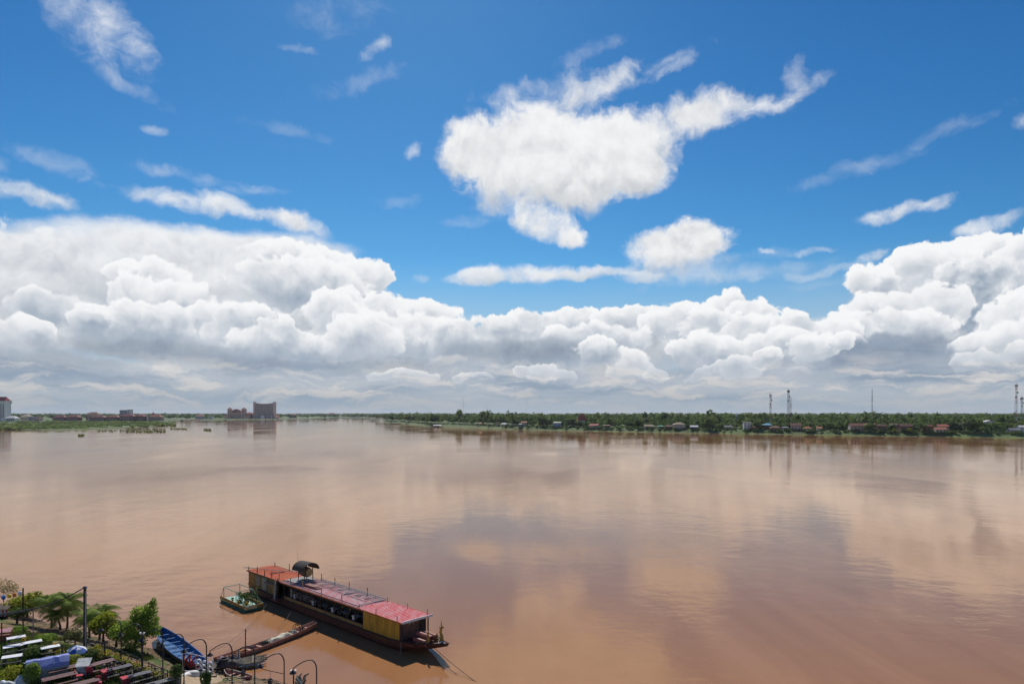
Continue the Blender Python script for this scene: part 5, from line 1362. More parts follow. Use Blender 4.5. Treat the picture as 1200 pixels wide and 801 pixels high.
P, u = crown_points(60, [(0, 0, .25, .9, .35, .3), (.7, .1, .2, .6, .3, .25)], .9); V, F = leaf_quads(P, .5, .4, 1.0, u); tag(np_obj('fold', V, F, mat('grey_plastic', (0.30, 0.30, 0.32), 0.4, 0.2, 2.0), sk), kind='stuff')
# ------------------------------------------------------------------ boats and clutter at the landing
def GP(px, py):
    """ground point of the near bank seen at this column and row"""
    z = TERR
    for _ in range(25):
        p = W(px, py, z); z = 0.5 * z + 0.5 * max(0.0, zb(p.x, p.y))
    p = W(px, py, z); return Vector((p.x, p.y, zb(p.x, p.y)))

def skiff(t, L, w, h, mats, sheer=0.5, n=14, thwarts=6, blunt=0.12, th=0.07):
    """open boat along +x: outer and inner shell, gunwale, thwarts"""
    def prof(s):
        ww = w / 2 * (1 - (1 - blunt) * abs(2 * s - 1) ** 2.6); zt = h + sheer * abs(2 * s - 1) ** 2.2; zk = 0.0 + sheer * 0.8 * abs(2 * s - 1) ** 3
        return ww, zt, zk
    out, inn = [], []
    for k in range(n + 1):
        s = k / n; x = L * s; ww, zt, zk = prof(s)
        out.append([(x, -ww, zt), (x, -ww * .9, zk + (zt - zk) * .4), (x, -ww * .5, zk), (x, ww * .5, zk), (x, ww * .9, zk + (zt - zk) * .4), (x, ww, zt)])
        wi = max(.02, ww - th)
        inn.append([(x, -wi, zt), (x, -wi * .9, zk + th + (zt - zk) * .4), (x, -wi * .5, zk + th), (x, wi * .5, zk + th), (x, wi * .9, zk + th + (zt - zk) * .4), (x, wi, zt)])
    hl = MB().loft(out, cap=True, closed=False).build('hull', mats[0], t)
    MB().loft([r[::-1] for r in inn], cap=False, closed=False).build('lining', mats[1], t)
    for sgn in (0, 5): MB().tube([(r[sgn][0], r[sgn][1], r[sgn][2] + .01) for r in out], th * .75, 6).build('gunwale', mats[2], t)
    for k in range(thwarts):
        s = (k + 1.2) / (thwarts + 1.4); ww, zt, zk = prof(s)
        MB().box(L * s - .11, L * s + .11, -ww + .08, ww - .08, zk + (zt - zk) * .68, zk + (zt - zk) * .68 + .04).build('thwart', mats[1], t)
M_bl = mat('blue_boat_inside', (0.05, 0.165, 0.38), 0.7, 0.3, 2.0, spec=0.15); M_bo = mat('blue_boat_hull', (0.035, 0.04, 0.05), 0.6, 0.3); M_bg = mat('blue_gunwale', (0.05, 0.15, 0.40), 0.5)
a, b_ = W(187, 741, 0.55), W(240, 789, 1.05); v = b_ - a
t = thing('blue_boat', 'long open blue boat drawn up on the bank, sign at its near end', 'boat', (a.x, a.y, 0.0), math.atan2(v.y, v.x)); t.rotation_euler[1] = -math.atan2(.75, v.xy.length)
skiff(t, v.xy.length, 2.1, .75, (M_bo, M_bl, M_bg), .35, 16, 9, .30)
M_ca = mat('brown_canoe', (0.40, 0.20, 0.145), 0.8, 0.15, 2.0, hue=(0.27, 0.13, 0.095)); M_ca2 = mat('brown_canoe_inside', (0.50, 0.29, 0.22), 0.7, 0.25, 2.0)
a, b_ = W(252, 778, 0.15), W(371, 733, 0.2); v = b_ - a
t = thing('canoe', 'long narrow red-brown canoe bridging the bank and the big boat', 'boat', (a.x, a.y, -.12), math.atan2(v.y, v.x)); crz = math.atan2(v.y, v.x); cl = v.xy.length; ca = a
skiff(t, cl, 1.35, .55, (M_ca, M_ca2, M_ca), .30, 18, 9, .35)
def CW(x, y, z): return Vector((ca.x + math.cos(crz) * x - math.sin(crz) * y, ca.y + math.sin(crz) * x + math.cos(crz) * y, z))
# pale tarpaulin bundle and gear lying in the canoe
def lumpy(name, L, w, h, m, parent, seed=0, n=12, k=8):
    V = []
    for i in range(n + 1):
        for j in range(k + 1):
            s, q = i / n, j / k; e = (1 - (2 * s - 1) ** 6) * (1 - (2 * q - 1) ** 4)
            z = h * e * (0.75 + .25 * math.sin(seed + s * 9.0 + q * 3) + .12 * math.sin(seed * 2 + s * 17 - q * 11))
            V.append(((s - .5) * L * (1 + .03 * math.sin(q * 13 + seed)), (q - .5) * w * (1 + .06 * math.sin(s * 15 + seed)), z))
    F = [(i * (k + 1) + j, (i + 1) * (k + 1) + j, (i + 1) * (k + 1) + j + 1, i * (k + 1) + j + 1) for i in range(n) for j in range(k)]
    return MB().add(V, F).build(name, m, parent, smooth=True)
M_cream = mat('cream_tarp', (0.62, 0.56, 0.40), 0.7, 0.12, 3.0)
for l, x_, y_, L_, w_, h_, m_ in (('long cream tarpaulin bundle lying in the canoe', .60, 0, 3.0, .8, .35, M_cream), ('small cream bag at the far end of the bundle in the canoe', .75, .05, .7, .6, .32, M_cream),
        ('dark green bag in the middle of the canoe', .46, .05, .8, .55, .28, mat('dark_green_bag', (0.05, 0.07, 0.05))), ('orange mat rolled in the near half of the canoe', .22, .25, 1.8, .25, .14, mat('orange_mat', (0.5, 0.2, 0.05))),
        ('red and white bundle near the canoe bow at the bank', .06, .05, .5, .45, .28, mat('red_white_bundle', (0.55, 0.2, 0.18), 0.7, 0.1, 6.0, hue=(0.65, 0.62, 0.62)))):
    t = thing('bundle', l, 'bundle', CW(cl * x_, y_, .40), crz); lumpy('sheet', L_, w_, h_, m_, t, seed=x_ * 20)
for k, (x_, l) in enumerate(((.80, 'curved canopy hoop at the far end of the canoe'), (.775, 'second canopy hoop beside the far one on the canoe'))):
    pts = [CW(cl * x_, .6 * math.cos(math.pi * q / 8), .50 + .75 * math.sin(math.pi * q / 8)) for q in range(9)]
    tag(MB().tube(pts, .035, 6).build('canopy_hoop', M_dark), l, 'hoop')
# weathered heap of planks and nets by the canoe
p = GP(262, 779)
rt = thing('bamboo_raft', 'weathered grey bamboo raft lying at the canoe end', 'raft', W(247, 784, .35), R(22))
for k in range(12): MB().tube([(-.2 + .1 * (k % 3), k * .16, .08), (4.2 + .25 * (k % 4), k * .16 + .05, .10 + .03 * (k % 2))], .07, 6).build('bamboo', mat('grey_bamboo', (0.34, 0.28, 0.20), 0.9, 0.3), rt)
for x_ in (.6, 2.2, 3.6): MB().tube([(x_, -.1, .17), (x_ + .1, 1.95, .17)], .05, 6).build('crosspole', mat('grey_bamboo', (0.2, 0.17, 0.13)), rt)
ht = thing('net_heap', 'dark heap of nets and old tyres on the raft', 'nets', W(270, 778, .75), R(20))
lumpy('net', 2.4, 1.1, .5, mat('dark_net', (0.10, 0.09, 0.08), 0.9, 0.4, 6.0, bump=.8), ht, 3)
for k in range(3):
    b = MB(); rr = .34; ring = [(rr * math.cos(6.283 * q / 14), rr * math.sin(6.283 * q / 14), .1 + .16 * k) for q in range(15)]
    b.tube([Vector(q) + Vector((-.8 + k * .12, .1, .12)) for q in ring], .1, 6).build('tyre', M_black, ht)
a = W(264, 790, .25)
t = thing('red_dinghy', 'small faded red dinghy pulled up below the raft', 'boat', (a.x, a.y, .12), R(-28)); skiff(t, 3.3, 1.1, .42, (mat('red_dinghy_hull', (0.36, 0.10, 0.08)), mat('red_dinghy_inside', (0.45, 0.22, 0.17)), mat('dinghy_rim', (0.5, 0.42, 0.36))), .2, 10, 3, .2)
for l, px, py, z0, h_ in (('tall thin black stake standing beside the canoe', 287.5, 771, -.3, 2.9),):
    p = W(px, py, 0.0); tag(MB().tube([(p.x, p.y, z0), (p.x + .02, p.y, h_)], [.06, .05], 6).build('stake', M_black), l, 'stake')
p = W(279, 773, .3); t = thing('rag_stake', 'white rag tied to a stake at the canoe side', 'stake', (p.x, p.y, 0)); MB().tube([(0, 0, -.2), (.04, 0, 1.35)], .03, 6).build('post', M_dark, t)
MB().add([(-.12, -.03, .35), (.14, -.03, .3), (.18, .03, .9), (.12, 0, 1.4), (-.02, 0, 1.42), (-.16, .04, .85), (0, .09, .6), (.03, .08, 1.1)], [(0, 1, 6), (1, 2, 6), (2, 7, 6), (2, 3, 7), (3, 4, 7), (4, 5, 7), (5, 6, 7), (5, 0, 6), (0, 5, 2, 1), (5, 4, 3, 2)]).build('rag', M_white, t)
# sign of big letters over the blue boat
p = W(214.0, 788, 1.2)
sg = thing('letter_sign', 'big red and white letters KK888 on a pale frame at the landing', 'sign', p, R(-8))
MB().box(-.05, 2.9, -.03, .05, .05, .22).build('base_board', mat('pale_violet_board', (0.55, 0.50, 0.54)), sg)
MB().tube([(-.05, .03, 1.85), (1.3, .02, 1.65), (2.85, .02, 1.35)], .05, 6).build('top_tube', M_white, sg)
for x_ in (0.0, 2.8): MB().tube([(x_, .03, -.3), (x_, .03, 1.85 - .17 * x_)], .04, 6).build('frame_post', M_white, sg)
M_letter = mat('red_letter', (0.38, 0.03, 0.045), 0.5, 0.1); M_letterw = mat('white_letter', (0.75, 0.75, 0.78), 0.5, 0.1)
for k, me in enumerate(LETTERS):
    me.materials.clear(); me.materials.append(M_letter if k < 2 else M_letterw)
    o = bpy.data.objects.new('letter', me); COL.objects.link(o); o.parent = sg
    o.location = (.0 + k * .56 + (.1 if k > 1 else 0), -.08, .62 - .10 * k); o.rotation_euler = (R(90), 0, 0)
for l, px, py, rz in (('white float drum lying nearest the shrub below the letters', 217, 795, 70), ('white float drum under the red letters', 225, 792, 20)):
    p = W(px, py, 1.45); t = thing('float_drum', l, 'drum', p, R(rz)); MB().lathe([(.12, -.62), (.33, -.5), (.40, -.2), (.41, .2), (.34, .5), (.12, .62)], (0, 0, .1), 14, 'x').build('barrel', mat('white_plastic', (0.74, 0.72, 0.66), 0.5), t, smooth=True)
    MB().lathe([(.08, .62), (.08, .68)], (0, 0, .1), 8, 'x').build('bung', M_black, t)
# driftwood roots at the bottom of the frame
p = W(352, 806, .6)
t = thing('driftwood', 'pale gnarled driftwood roots at the edge of the water', 'driftwood', p)
M_drift = mat('driftwood', (0.34, 0.27, 0.19), 0.9, 0.3, 3.0, bump=.6)
for k in range(9):
    a = rng.uniform(0, 6.28); l_ = rng.uniform(.6, 1.2); MB().tube([(0, 0, -.2), (.25 * math.cos(a), .25 * math.sin(a), .35), (.5 * l_ * math.cos(a + .4), .5 * l_ * math.sin(a + .4), .8 * l_), (.75 * l_ * math.cos(a), .6 * l_ * math.sin(a), 1.0 * l_)], [.22, .17, .12, .05], 6).build('root', M_drift, t)
MB().tube([(-.1, -.5, 1.1), (.5, -.5, .1)], .05, 6).build('pipe', mat('pale_blue_pipe', (0.35, 0.5, 0.55)), t)
# stones and clods of the slope
Vs, Fs, n0 = [], [], 0
cube = np.array([(x, y, z) for z in (-1, 1) for y in (-1, 1) for x in (-1, 1)], float); cf = np.array([(0, 2, 3, 1), (4, 5, 7, 6), (0, 1, 5, 4), (2, 6, 7, 3), (0, 4, 6, 2), (1, 3, 7, 5)])
_px = rng.uniform(20, 345, 900); _d = FPX * (CAM_H - 1.0) / (rng.uniform(722, 807, 900) - HOR); _x = (_px - 600) / FPX * _d
_sd = shore_dist(_x, _d); _ok = (_sd > .2) & (_sd < 9.5); _zz = bank_z(_x, _d)
for x, y, z in zip(_x[_ok], _d[_ok], _zz[_ok]):
    s = rng.uniform(.04, .16) * (1.6 if rng.random() < .1 else 1)
    Vs.append(cube * rng.uniform(.6, 1.2, (8, 1)) * s * np.array([1.2, 1, .6]) + np.array([x, y, z])); Fs.append(cf + n0); n0 += 8
tag(np_obj('stones', np.concatenate(Vs), np.concatenate(Fs), mat('bank_stone', (0.26, 0.20, 0.14), 0.95, 0.3, 2.0)), 'loose stones and clods on the earth slope', kind='stuff')

# ------------------------------------------------------------------ trees and plants of the near bank
M_lf1 = foliage('tree_leaf', (0.26, 0.36, 0.05), (0.12, 0.19, 0.03), 1.1, .55); M_lf2 = foliage('yellow_tree_leaf', (0.33, 0.34, 0.03), (0.13, 0.18, 0.025), 1.3, .55)
M_lf3 = foliage('dark_tree_leaf', (0.115, 0.165, 0.034), (0.05, 0.08, 0.02), 1.2, .42); M_palm = foliage('palm_leaf', (0.29, 0.37, 0.07), (0.13, 0.20, 0.04), .8, .55)
def near_tree(label, base, lobes, n, size, m, limbs=5, tr=.12, name='tree', group='trees on the near bank'):
    t = thing(name, label, 'tree', base, 0, group)
    top = max(l[2] for l in lobes)
    L0 = lobes[0]
    b = MB(); fork = (L0[0] * .35, L0[1] * .35, L0[2] * .45)
    b.tube([(0, 0, -.3), (fork[0] * .4, fork[1] * .4, fork[2] * .5), fork], [tr * 1.3, tr, tr * .8], 7)
    for l in lobes[:limbs]:
        mid = ((fork[0] + l[0]) / 2 + .1, (fork[1] + l[1]) / 2, (fork[2] + l[2]) / 2 + .1); b.tube([fork, mid, (l[0], l[1], l[2])], [tr * .6, tr * .4, tr * .15], 5)
    b.build('trunk', M_trunk, t)
    P, u = crown_points(n, lobes, .32); V, F = leaf_quads(P, size, .25); np_obj('crown', V, F, m, t); return t
near_tree('wind-bent bright green tree in front of the blue boat', GP(158, 763), [(.3, 0, 2.4, 1.6, 1.5, 1.2), (-1.3, .1, 1.9, 1.3, 1.2, .9), (1.2, -.1, 3.1, 1.2, 1.1, 1.0), (1.5, .1, 4.1, .75, .7, .75), (.4, .2, 3.6, 1.1, 1.0, .8), (1.7, 0, 2.1, .9, .9, .7), (.2, -.6, 1.2, 1.3, 1.1, .8), (1.85, 0, 4.75, .35, .35, .5)], 5200, .20, M_lf1)
near_tree('small round tree with yellow-tipped leaves right of the utility pole', GP(121, 755), [(0, 0, 2.3, 1.2, 1.1, .8), (-.8, .1, 1.9, .8, .8, .6), (.9, 0, 2.0, .8, .8, .6), (.2, .2, 2.8, .8, .8, .5), (-.2, -.3, 1.6, .9, .8, .5)], 1900, .19, M_lf2)
near_tree('leaning low tree between the yellow-tipped and the wind-bent tree', GP(136, 757), [(.2, 0, 1.6, .9, .9, .6), (.7, .1, 2.1, .7, .7, .5), (-.3, 0, 1.2, .7, .7, .5)], 1100, .18, M_lf1)
near_tree('wide yellow-green bush behind the coloured lanterns', GP(32, 722), [(0, 0, 1.7, 1.8, 1.4, 1.0), (-1.5, 0, 1.3, 1.2, 1.1, .9), (1.4, .1, 1.7, 1.2, 1.1, .8), (.6, .2, 2.3, 1.1, 1.0, .6), (-.4, -.3, .9, 1.8, 1.2, .7)], 2600, .22, M_lf2, name='bush_tree')
near_tree('pale sparse tree with pinkish blossom at the left edge', GP(5, 716), [(-.6, .5, 2.9, 1.6, 1.2, .9), (.5, .4, 2.6, 1.0, 1.0, .7), (-1.8, .3, 2.6, 1.2, 1.0, .7)], 1300, .17, foliage('pale_blossom', (0.38, 0.40, 0.16), (0.50, 0.30, 0.22), 3.0), name='blossom_tree', tr=.06)
near_tree('sparse frangipani shrub at the foot of the utility pole', GP(88, 757), [(0, 0, 1.2, .9, .8, .6), (-.6, 0, .9, .6, .6, .5), (.6, 0, 1.0, .6, .6, .5)], 520, .2, foliage('frangipani_leaf', (0.17, 0.18, 0.06), (0.08, 0.09, 0.03), 2.0), name='frangipani', tr=.07)
near_tree('young leafy tree behind the palms', GP(20, 730), [(0, 0, 1.2, .9, .8, .6), (.7, 0, 1.4, .6, .6, .5)], 700, .2, M_lf3)
def palm(label, base, h, fl, nf, lean, name='palm_tree'):
    t = thing(name, label, 'palm', base, 0, 'palms on the near bank')
    pts = [(lean * (k / 6) ** 2, .1 * math.sin(k), -.3 + (h + .3) * k / 6) for k in range(7)]
    MB().tube(pts, [.16, .13, .11, .10, .10, .09, .08], 7).build('trunk', mat('palm_bark', (0.16, 0.125, 0.09), 0.9, 0.3, 6.0), t)
    c = Vector(pts[-1])
    for k in range(nf):
        az = 6.283 * k / nf + rng.uniform(-.2, .2); up = rng.uniform(-.25, 1.7); L_ = fl * rng.uniform(.8, 1.1)
        d = Vector((math.cos(az), math.sin(az), 0)); sp = []
        for q in range(9):
            s = q / 8; sp.append(c + d * L_ * (s * .95 - .12 * s * s) + Vector((0, 0, L_ * (up * s * .85 - (0.40 + up * .42) * s * s))))
        b = MB(); b.tube(sp, [.03, .026, .022, .02, .017, .014, .012, .01, .006], 4, cap=False)
        side = d.cross(Vector((0, 0, 1)))
        for q in range(1, 26):
            s = q / 26; i = min(7, int(s * 8)); f = s * 8 - i; p = sp[i].lerp(sp[i + 1], f); tang = (sp[i + 1] - sp[i]).normalized()
            ll = .62 * fl / 1.9 * math.sin(math.pi * min(1, s * .86 + .12)) * rng.uniform(.85, 1.1)
            for sg_ in (-1, 1):
                e = p + (side * sg_ * .86 + tang * .5 + Vector((0, 0, -.42))).normalized() * ll; w_ = tang * .035
                b.add([p - w_, p + w_, e + w_ * .3, e - w_ * .3], [(0, 1, 2, 3)])
        b.build('frond', M_palm, t)
    return t
palm('left palm of the pair with dark drooping crown', GP(60, 735), 2.7, 2.5, 32, -.1)
palm('tall palm with upright fronds left of the utility pole', GP(78, 738), 3.0, 2.6, 34, .35)
palm('small palm low between the two taller palms', GP(70, 737), 1.7, 2.0, 26, -.2)
palm('palm half hidden behind the utility pole', GP(104, 748), 2.2, 2.2, 26, .1)
palm('palm with wide crown behind the yellow-tipped tree', GP(116, 750), 2.8, 2.4, 28, .3)
def shrub(label, base, h, r, m, name='shrub', n=900, size=.13, pot=False):
    t = thing(name, label, 'shrub', base, 0, 'clipped shrubs of the terrace'); z0 = .0
    if pot: MB().lathe([(.28, 0), (.36, .3), (.42, .55), (.34, .54)], n=12).build('pot', mat('grey_pot', (0.25, 0.24, 0.22)), t); z0 = .45
    MB().tube([(0, 0, z0 - .05), (0, 0, z0 + h * .6)], [.05, .03], 5).build('stem', M_trunk, t)
    P, u = crown_points(n, [(0, 0, z0 + h * .5, r, r, h * .52), (r * .3, 0, z0 + h * .72, r * .7, r * .7, h * .3)], .72); V, F = leaf_quads(P, size, .1, 1.0, u); np_obj('foliage', V, F, m, t); return t
shrub('round clipped shrub behind the far brown table', GP(112, 776), 1.05, .5, M_lf3)
shrub('round clipped shrub in front of the grey tarpaulin', GP(61, 793), 1.1, .6, M_lf3)
shrub('yellow-green leafy shrub between brown tables and the parasol', GP(84, 783), 1.1, .85, M_lf2, n=1100)
shrub('upright dark shrub at the left beside the grey tarpaulin', GP(37, 802), 1.7, .62, M_lf1, n=1300)
shrub('loose yellowish shrub at the bottom left corner', GP(14, 800), 1.3, 1.0, M_lf2, n=1100, size=.16)
shrub('dark potted shrub right of the black tables, beside the letters', GP(206, 803), 1.2, .48, M_lf3, pot=True)
shrub('small potted shrub at the foot of the fifth lamp', GP(241, 809), 1.0, .42, M_lf3, pot=True)
shrub('low weedy shrub in front of the white tables', GP(42, 768), .8, 1.0, M_lf3, n=900, size=.16)
shrub('low weedy shrub behind the dappled white table', GP(52, 752), .7, 1.1, M_lf1, n=900, size=.16)
shrub('weedy shrub left of the pinkish post', GP(20, 742), .7, .9, M_lf1, n=800, size=.16)
shrub('low weeds beside the parasol', GP(104, 768), .6, .7, M_lf3, n=600, size=.15)
# weeds and grass
def grass_patch(n, test, m, size, name, label):
    X, Y = np.zeros(0), np.zeros(0)
    while len(X) < n:
        px = rng.uniform(0, 260, 20000); d = FPX * (CAM_H - TERR) / (rng.uniform(730, 830, 20000) - HOR); x = (px - 600) / FPX * d
        ok = test(shore_dist(x, d), x, d); X = np.concatenate([X, x[ok]]); Y = np.concatenate([Y, d[ok]])
    X, Y = X[:n], Y[:n]; P = np.stack([X, Y, bank_z(X, Y) + .08], 1)
    a = rng.uniform(0, 6.28, n); s = size * rng.uniform(.5, 1.4, n); dx = np.stack([np.cos(a) * s * .35, np.sin(a) * s * .35, np.zeros(n)], 1); up = np.stack([rng.normal(0, .25, n) * s, rng.normal(0, .25, n) * s, s], 1)
    V = np.stack([P - dx - [0, 0, .08], P + dx - [0, 0, .08], P + up], 1).reshape(-1, 3)
    tag(np_obj(name, V, np.arange(3 * n).reshape(n, 3), m), label, kind='stuff')
grass_patch(9000, lambda d, x, y: (d > 9.6) & (np.sin(x * .9) * np.sin(y * .8 + 1) > -.45), foliage('terrace_grass', (0.12, 0.19, 0.03), (0.05, 0.09, 0.018), .8, .3), .16, 'grass', 'short green grass of the restaurant terrace')
grass_patch(5000, lambda d, x, y: (d > 2.5) & (d < 9.6) & (np.sin(x * .55 + 2) * np.sin(y * .5) > .15) & (x < -34), foliage('slope_weeds', (0.14, 0.17, 0.04), (0.08, 0.09, 0.03), .8, .3), .22, 'weeds', 'patchy weeds on the earth slope')
# ------------------------------------------------------------------ lamps, poles, wires
M_iron = mat('black_iron', (0.025, 0.025, 0.028), 0.5, 0.1, spec=0.4)
lampname = ['first', 'second', 'third', 'fourth', 'fifth', 'sixth', 'seventh', 'eighth', 'ninth']
LAMPS = [(-33.6, 58.2), (-30.9, 56.6), (-28.3, 55.1), (-25.9, 53.8), (-23.4, 52.4), (-21.1, 51.4), (-19.0, 50.6), (-16.3, 48.9), (-13.6, 47.6)]
tops = [721, 727, 733, 739, 746.5, 751, 755, 764.5, 772]; cols = [142, 166, 190.8, 215.6, 242, 272, 298.5, 333, 371]
lamp = thing('street_lamp', '', 'lamp', (0, 0, 0), R(4), 'gooseneck lamps along the terrace edge')
MB().lathe([(.13, 0), (.13, .06), (.06, .1), (.05, .5)], n=8).build('base', M_iron, lamp)
arc = [(0, 0, .4), (0, 0, 3.1)] + [(-.42 + .42 * math.cos(a), 0, 3.3 + .66 * math.sin(a)) for a in (0, .35, .7, 1.05, 1.4)] + [(-.62, 0, 3.94), (-.9, 0, 3.85), (-1.2, 0, 3.68), (-1.5, 0, 3.47), (-1.6, 0, 3.40)]
MB().tube(arc, [.045] * 6 + [.035] * 6, 6).build('pole', M_iron, lamp)
sh = MB().lathe([(.03, 0), (.05, -.12), (.24, -.30), (.25, -.33), (.20, -.32)], (-1.62, 0, 3.38), 12).build('lamp_shade', M_iron, lamp)
MB().lathe([(.06, -.20), (.08, -.28), (.04, -.34)], (-1.62, 0, 3.38), 8).build('bulb', mat('frosted_bulb', (0.7, 0.68, 0.62), 0.4), sh)
for k in range(9):
    d = 800 * (CAM_H - (TERR + 3.96)) / (tops[k] - HOR); x = (cols[k] - 600) / 800 * d
    where = ('nearest the utility pole', 'half hidden by the wind-bent tree', 'in front of the wind-bent tree', 'over the blue boat', 'right of the letter sign', 'over the canoe end', 'with the wire to its right', 'over open water', 'rightmost, nearest the big boat')[k]
    l = lampname[k] + ' black gooseneck lamp from the left, ' + where
    if k == 0: lamp.location = (x, d, zb(x, d)); lamp['label'] = l
    else: dup(lamp, l, (x, d, zb(x, d)), R(4 + rng.uniform(-6, 6)))
for l, px, py_top, h_ in (('white twin floodlight on a thin post under the second lamp', 167, 742, 3.3), ('white twin floodlight on a black post at the bottom edge', 344, 786, 2.5)):
    d = 800 * (CAM_H - (TERR + h_)) / (py_top - HOR); x = (px - 600) / 800 * d; z0 = zb(x, d)
    t = thing('floodlight_post', l, 'floodlight', (x, d, z0)); hh = TERR + h_ - z0
    MB().tube([(0, 0, -.2), (0, 0, hh)], .05, 6).build('post', M_iron, t)
    for s in (-1, 1): MB().hexa([(s * .12 - .06, -.07, hh - .03), (s * .12 + .06, -.07, hh - .03), (s * .12 + .05, .06, hh + .03), (s * .12 - .05, .06, hh + .03), (s * .16 - .06, -.11, hh + .09), (s * .16 + .06, -.11, hh + .09), (s * .15 + .05, .04, hh + .13), (s * .15 - .05, .04, hh + .13)]).build('floodlight', M_white, t)
# utility pole
d = 60.4; x = (99.5 - 600) / 800 * d; zp = zb(x, d); PT = Vector((x, d, CAM_H - (686.5 - HOR) * d / 800))
t = thing('utility_pole', 'tall square dark utility pole rising above the palms', 'pole', (x, d, zp)); hh = PT.z - zp
MB().hexa([(-.11, -.11, -.3), (.11, -.11, -.3), (.11, .11, -.3), (-.11, .11, -.3), (-.085, -.085, hh), (.085, -.085, hh), (.085, .085, hh), (-.085, .085, hh)]).build('post', mat('dark_concrete', (0.085, 0.075, 0.085), 0.8, 0.2), t)
MB().tube([(.14, -.12, -.2), (.14, -.12, hh * .93)], .035, 6).build('conduit', M_pipe, t)
MB().tube([(-.2, 0, hh - .15), (.2, 0, hh - .15)], .04, 6).build('bracket', M_pipe, t)
for s in (-1, 1): MB().lathe([(.04, 0), (.06, .05), (.03, .12)], (s * .15, 0, hh - .12), 8).build('insulator', M_white, t)
d2 = 62.0; x2 = (38.7 - 600) / 800 * d2; P2 = Vector((x2, d2, CAM_H - (712.5 - HOR) * d2 / 800)); z2 = zb(x2, d2)
t = thing('cable_post', 'thin pinkish post carrying the black cables', 'pole', (x2, d2, z2)); MB().tube([(0, 0, -.2), (.02, 0, P2.z - z2)], .05, 6).build('post', mat('pinkish_post', (0.30, 0.20, 0.19)), t); MB().tube([(-.2, 0, P2.z - z2 - .05), (.2, 0, P2.z - z2 - .05)], .04, 5).build('bracket', M_dark, t)
def cable(label, pts, r, sag):
    b = MB(); pts = [Vector(p) for p in pts]; q = []
    for a, c in zip(pts[:-1], pts[1:]): q += [a.lerp(c, k / 12) - Vector((0, 0, sag * 4 * (k / 12) * (1 - k / 12))) for k in range(12)]
    b.tube(q + [pts[-1]], r, 5); tag(b.build('cable', mat('black_cable', (0.06, 0.06, 0.065), 0.6)), label, 'cable')
far = Vector((-60, 59.0, 4.6))
cable('upper thick black cable from the utility pole to the left edge', [PT - Vector((.1, 0, .12)), P2 + Vector((0, 0, -.02)), far + Vector((0, 0, .35))], .055, .25)
cable('lower thick black cable below the upper one', [P2 + Vector((.05, .05, -.12)), far], .055, .2)
# coloured lanterns on a string
d3 = 71.0; x3 = (27 - 600) / 800 * d3; top3 = CAM_H - (688.5 - HOR) * d3 / 800; z3 = zb(x3, d3)
t = thing('lantern_post', 'dark post holding the string of coloured lanterns', 'pole', (x3, d3, z3)); MB().tube([(0, 0, -.2), (0, 0, top3 - z3)], .07, 6).build('post', M_dark, t)
LP = []
for name_, px, py, c in (('white', 23, 694.5, (0.70, 0.69, 0.72)), ('orange', 17, 696.5, (0.75, 0.25, 0.03)), ('yellow', 11, 698, (0.72, 0.52, 0.03)), ('blue', 4, 699.5, (0.03, 0.18, 0.55))):
    x = (px - 600) / 800 * d3; z = CAM_H - (py - HOR) * d3 / 800; LP.append(Vector((x, d3, z + .24)))
    t = thing('paper_lantern', name_ + ' paper lantern hanging on the string at the left edge', 'lantern', (x, d3, z), 0, 'coloured lanterns on the string')
    MB().lathe([(.10, -.20), (.17, -.17), (.19, 0), (.17, .17), (.10, .20)], n=12).build('shade', mat(name_ + '_paper', c, 0.7, 0.08, 3.0), t)
    MB().tube([(0, 0, .2), (0, 0, .25)], .015, 4).build('hook', M_dark, t)
b = MB(); b.tube([Vector((x3, d3, top3 - .15))] + LP + [LP[-1] + Vector((-1.2, 0, -.1))], .015, 4); tag(b.build('lantern_string', M_dark), 'thin string carrying the coloured lanterns', 'string')
# wire with hanging square lanterns between lamps seven and eight
wa, wb = Vector(((291 - 600) / 800 * 50.5, 50.5, CAM_H - (778 - HOR) * 50.5 / 800)), Vector(((333 - 600) / 800 * 48.6, 48.6, CAM_H - (789 - HOR) * 48.6 / 800))
tag(MB().tube([wa, wa.lerp(wb, .5) - Vector((0, 0, .06)), wb], .025, 5).build('hanging_bar', M_iron), 'thin black bar between the seventh and eighth lamps', 'bar')
for l, f, dr_ in (('square black lantern hanging from the bar between two lamps', .62, .55), ('square black lantern hanging left of the seventh lamp', -.15, .5)):
    p = wa.lerp(wb, f) - Vector((0, 0, .04)); t = thing('hanging_lantern', l, 'lantern', p); MB().tube([(0, 0, 0), (0, 0, -dr_)], .012, 4).build('rod', M_iron, t)
    MB().hexa([(-.11, -.11, -dr_ - .42), (.11, -.11, -dr_ - .42), (.11, .11, -dr_ - .42), (-.11, .11, -dr_ - .42), (-.15, -.15, -dr_ - .08), (.15, -.15, -dr_ - .08), (.15, .15, -dr_ - .08), (-.15, .15, -dr_ - .08)]).build('case', mat('smoked_glass', (0.06, 0.06, 0.065), 0.3), t)
    MB().lathe([(.2, -dr_ - .07), (.05, -dr_ + .03)], n=4).build('cap', M_iron, t)

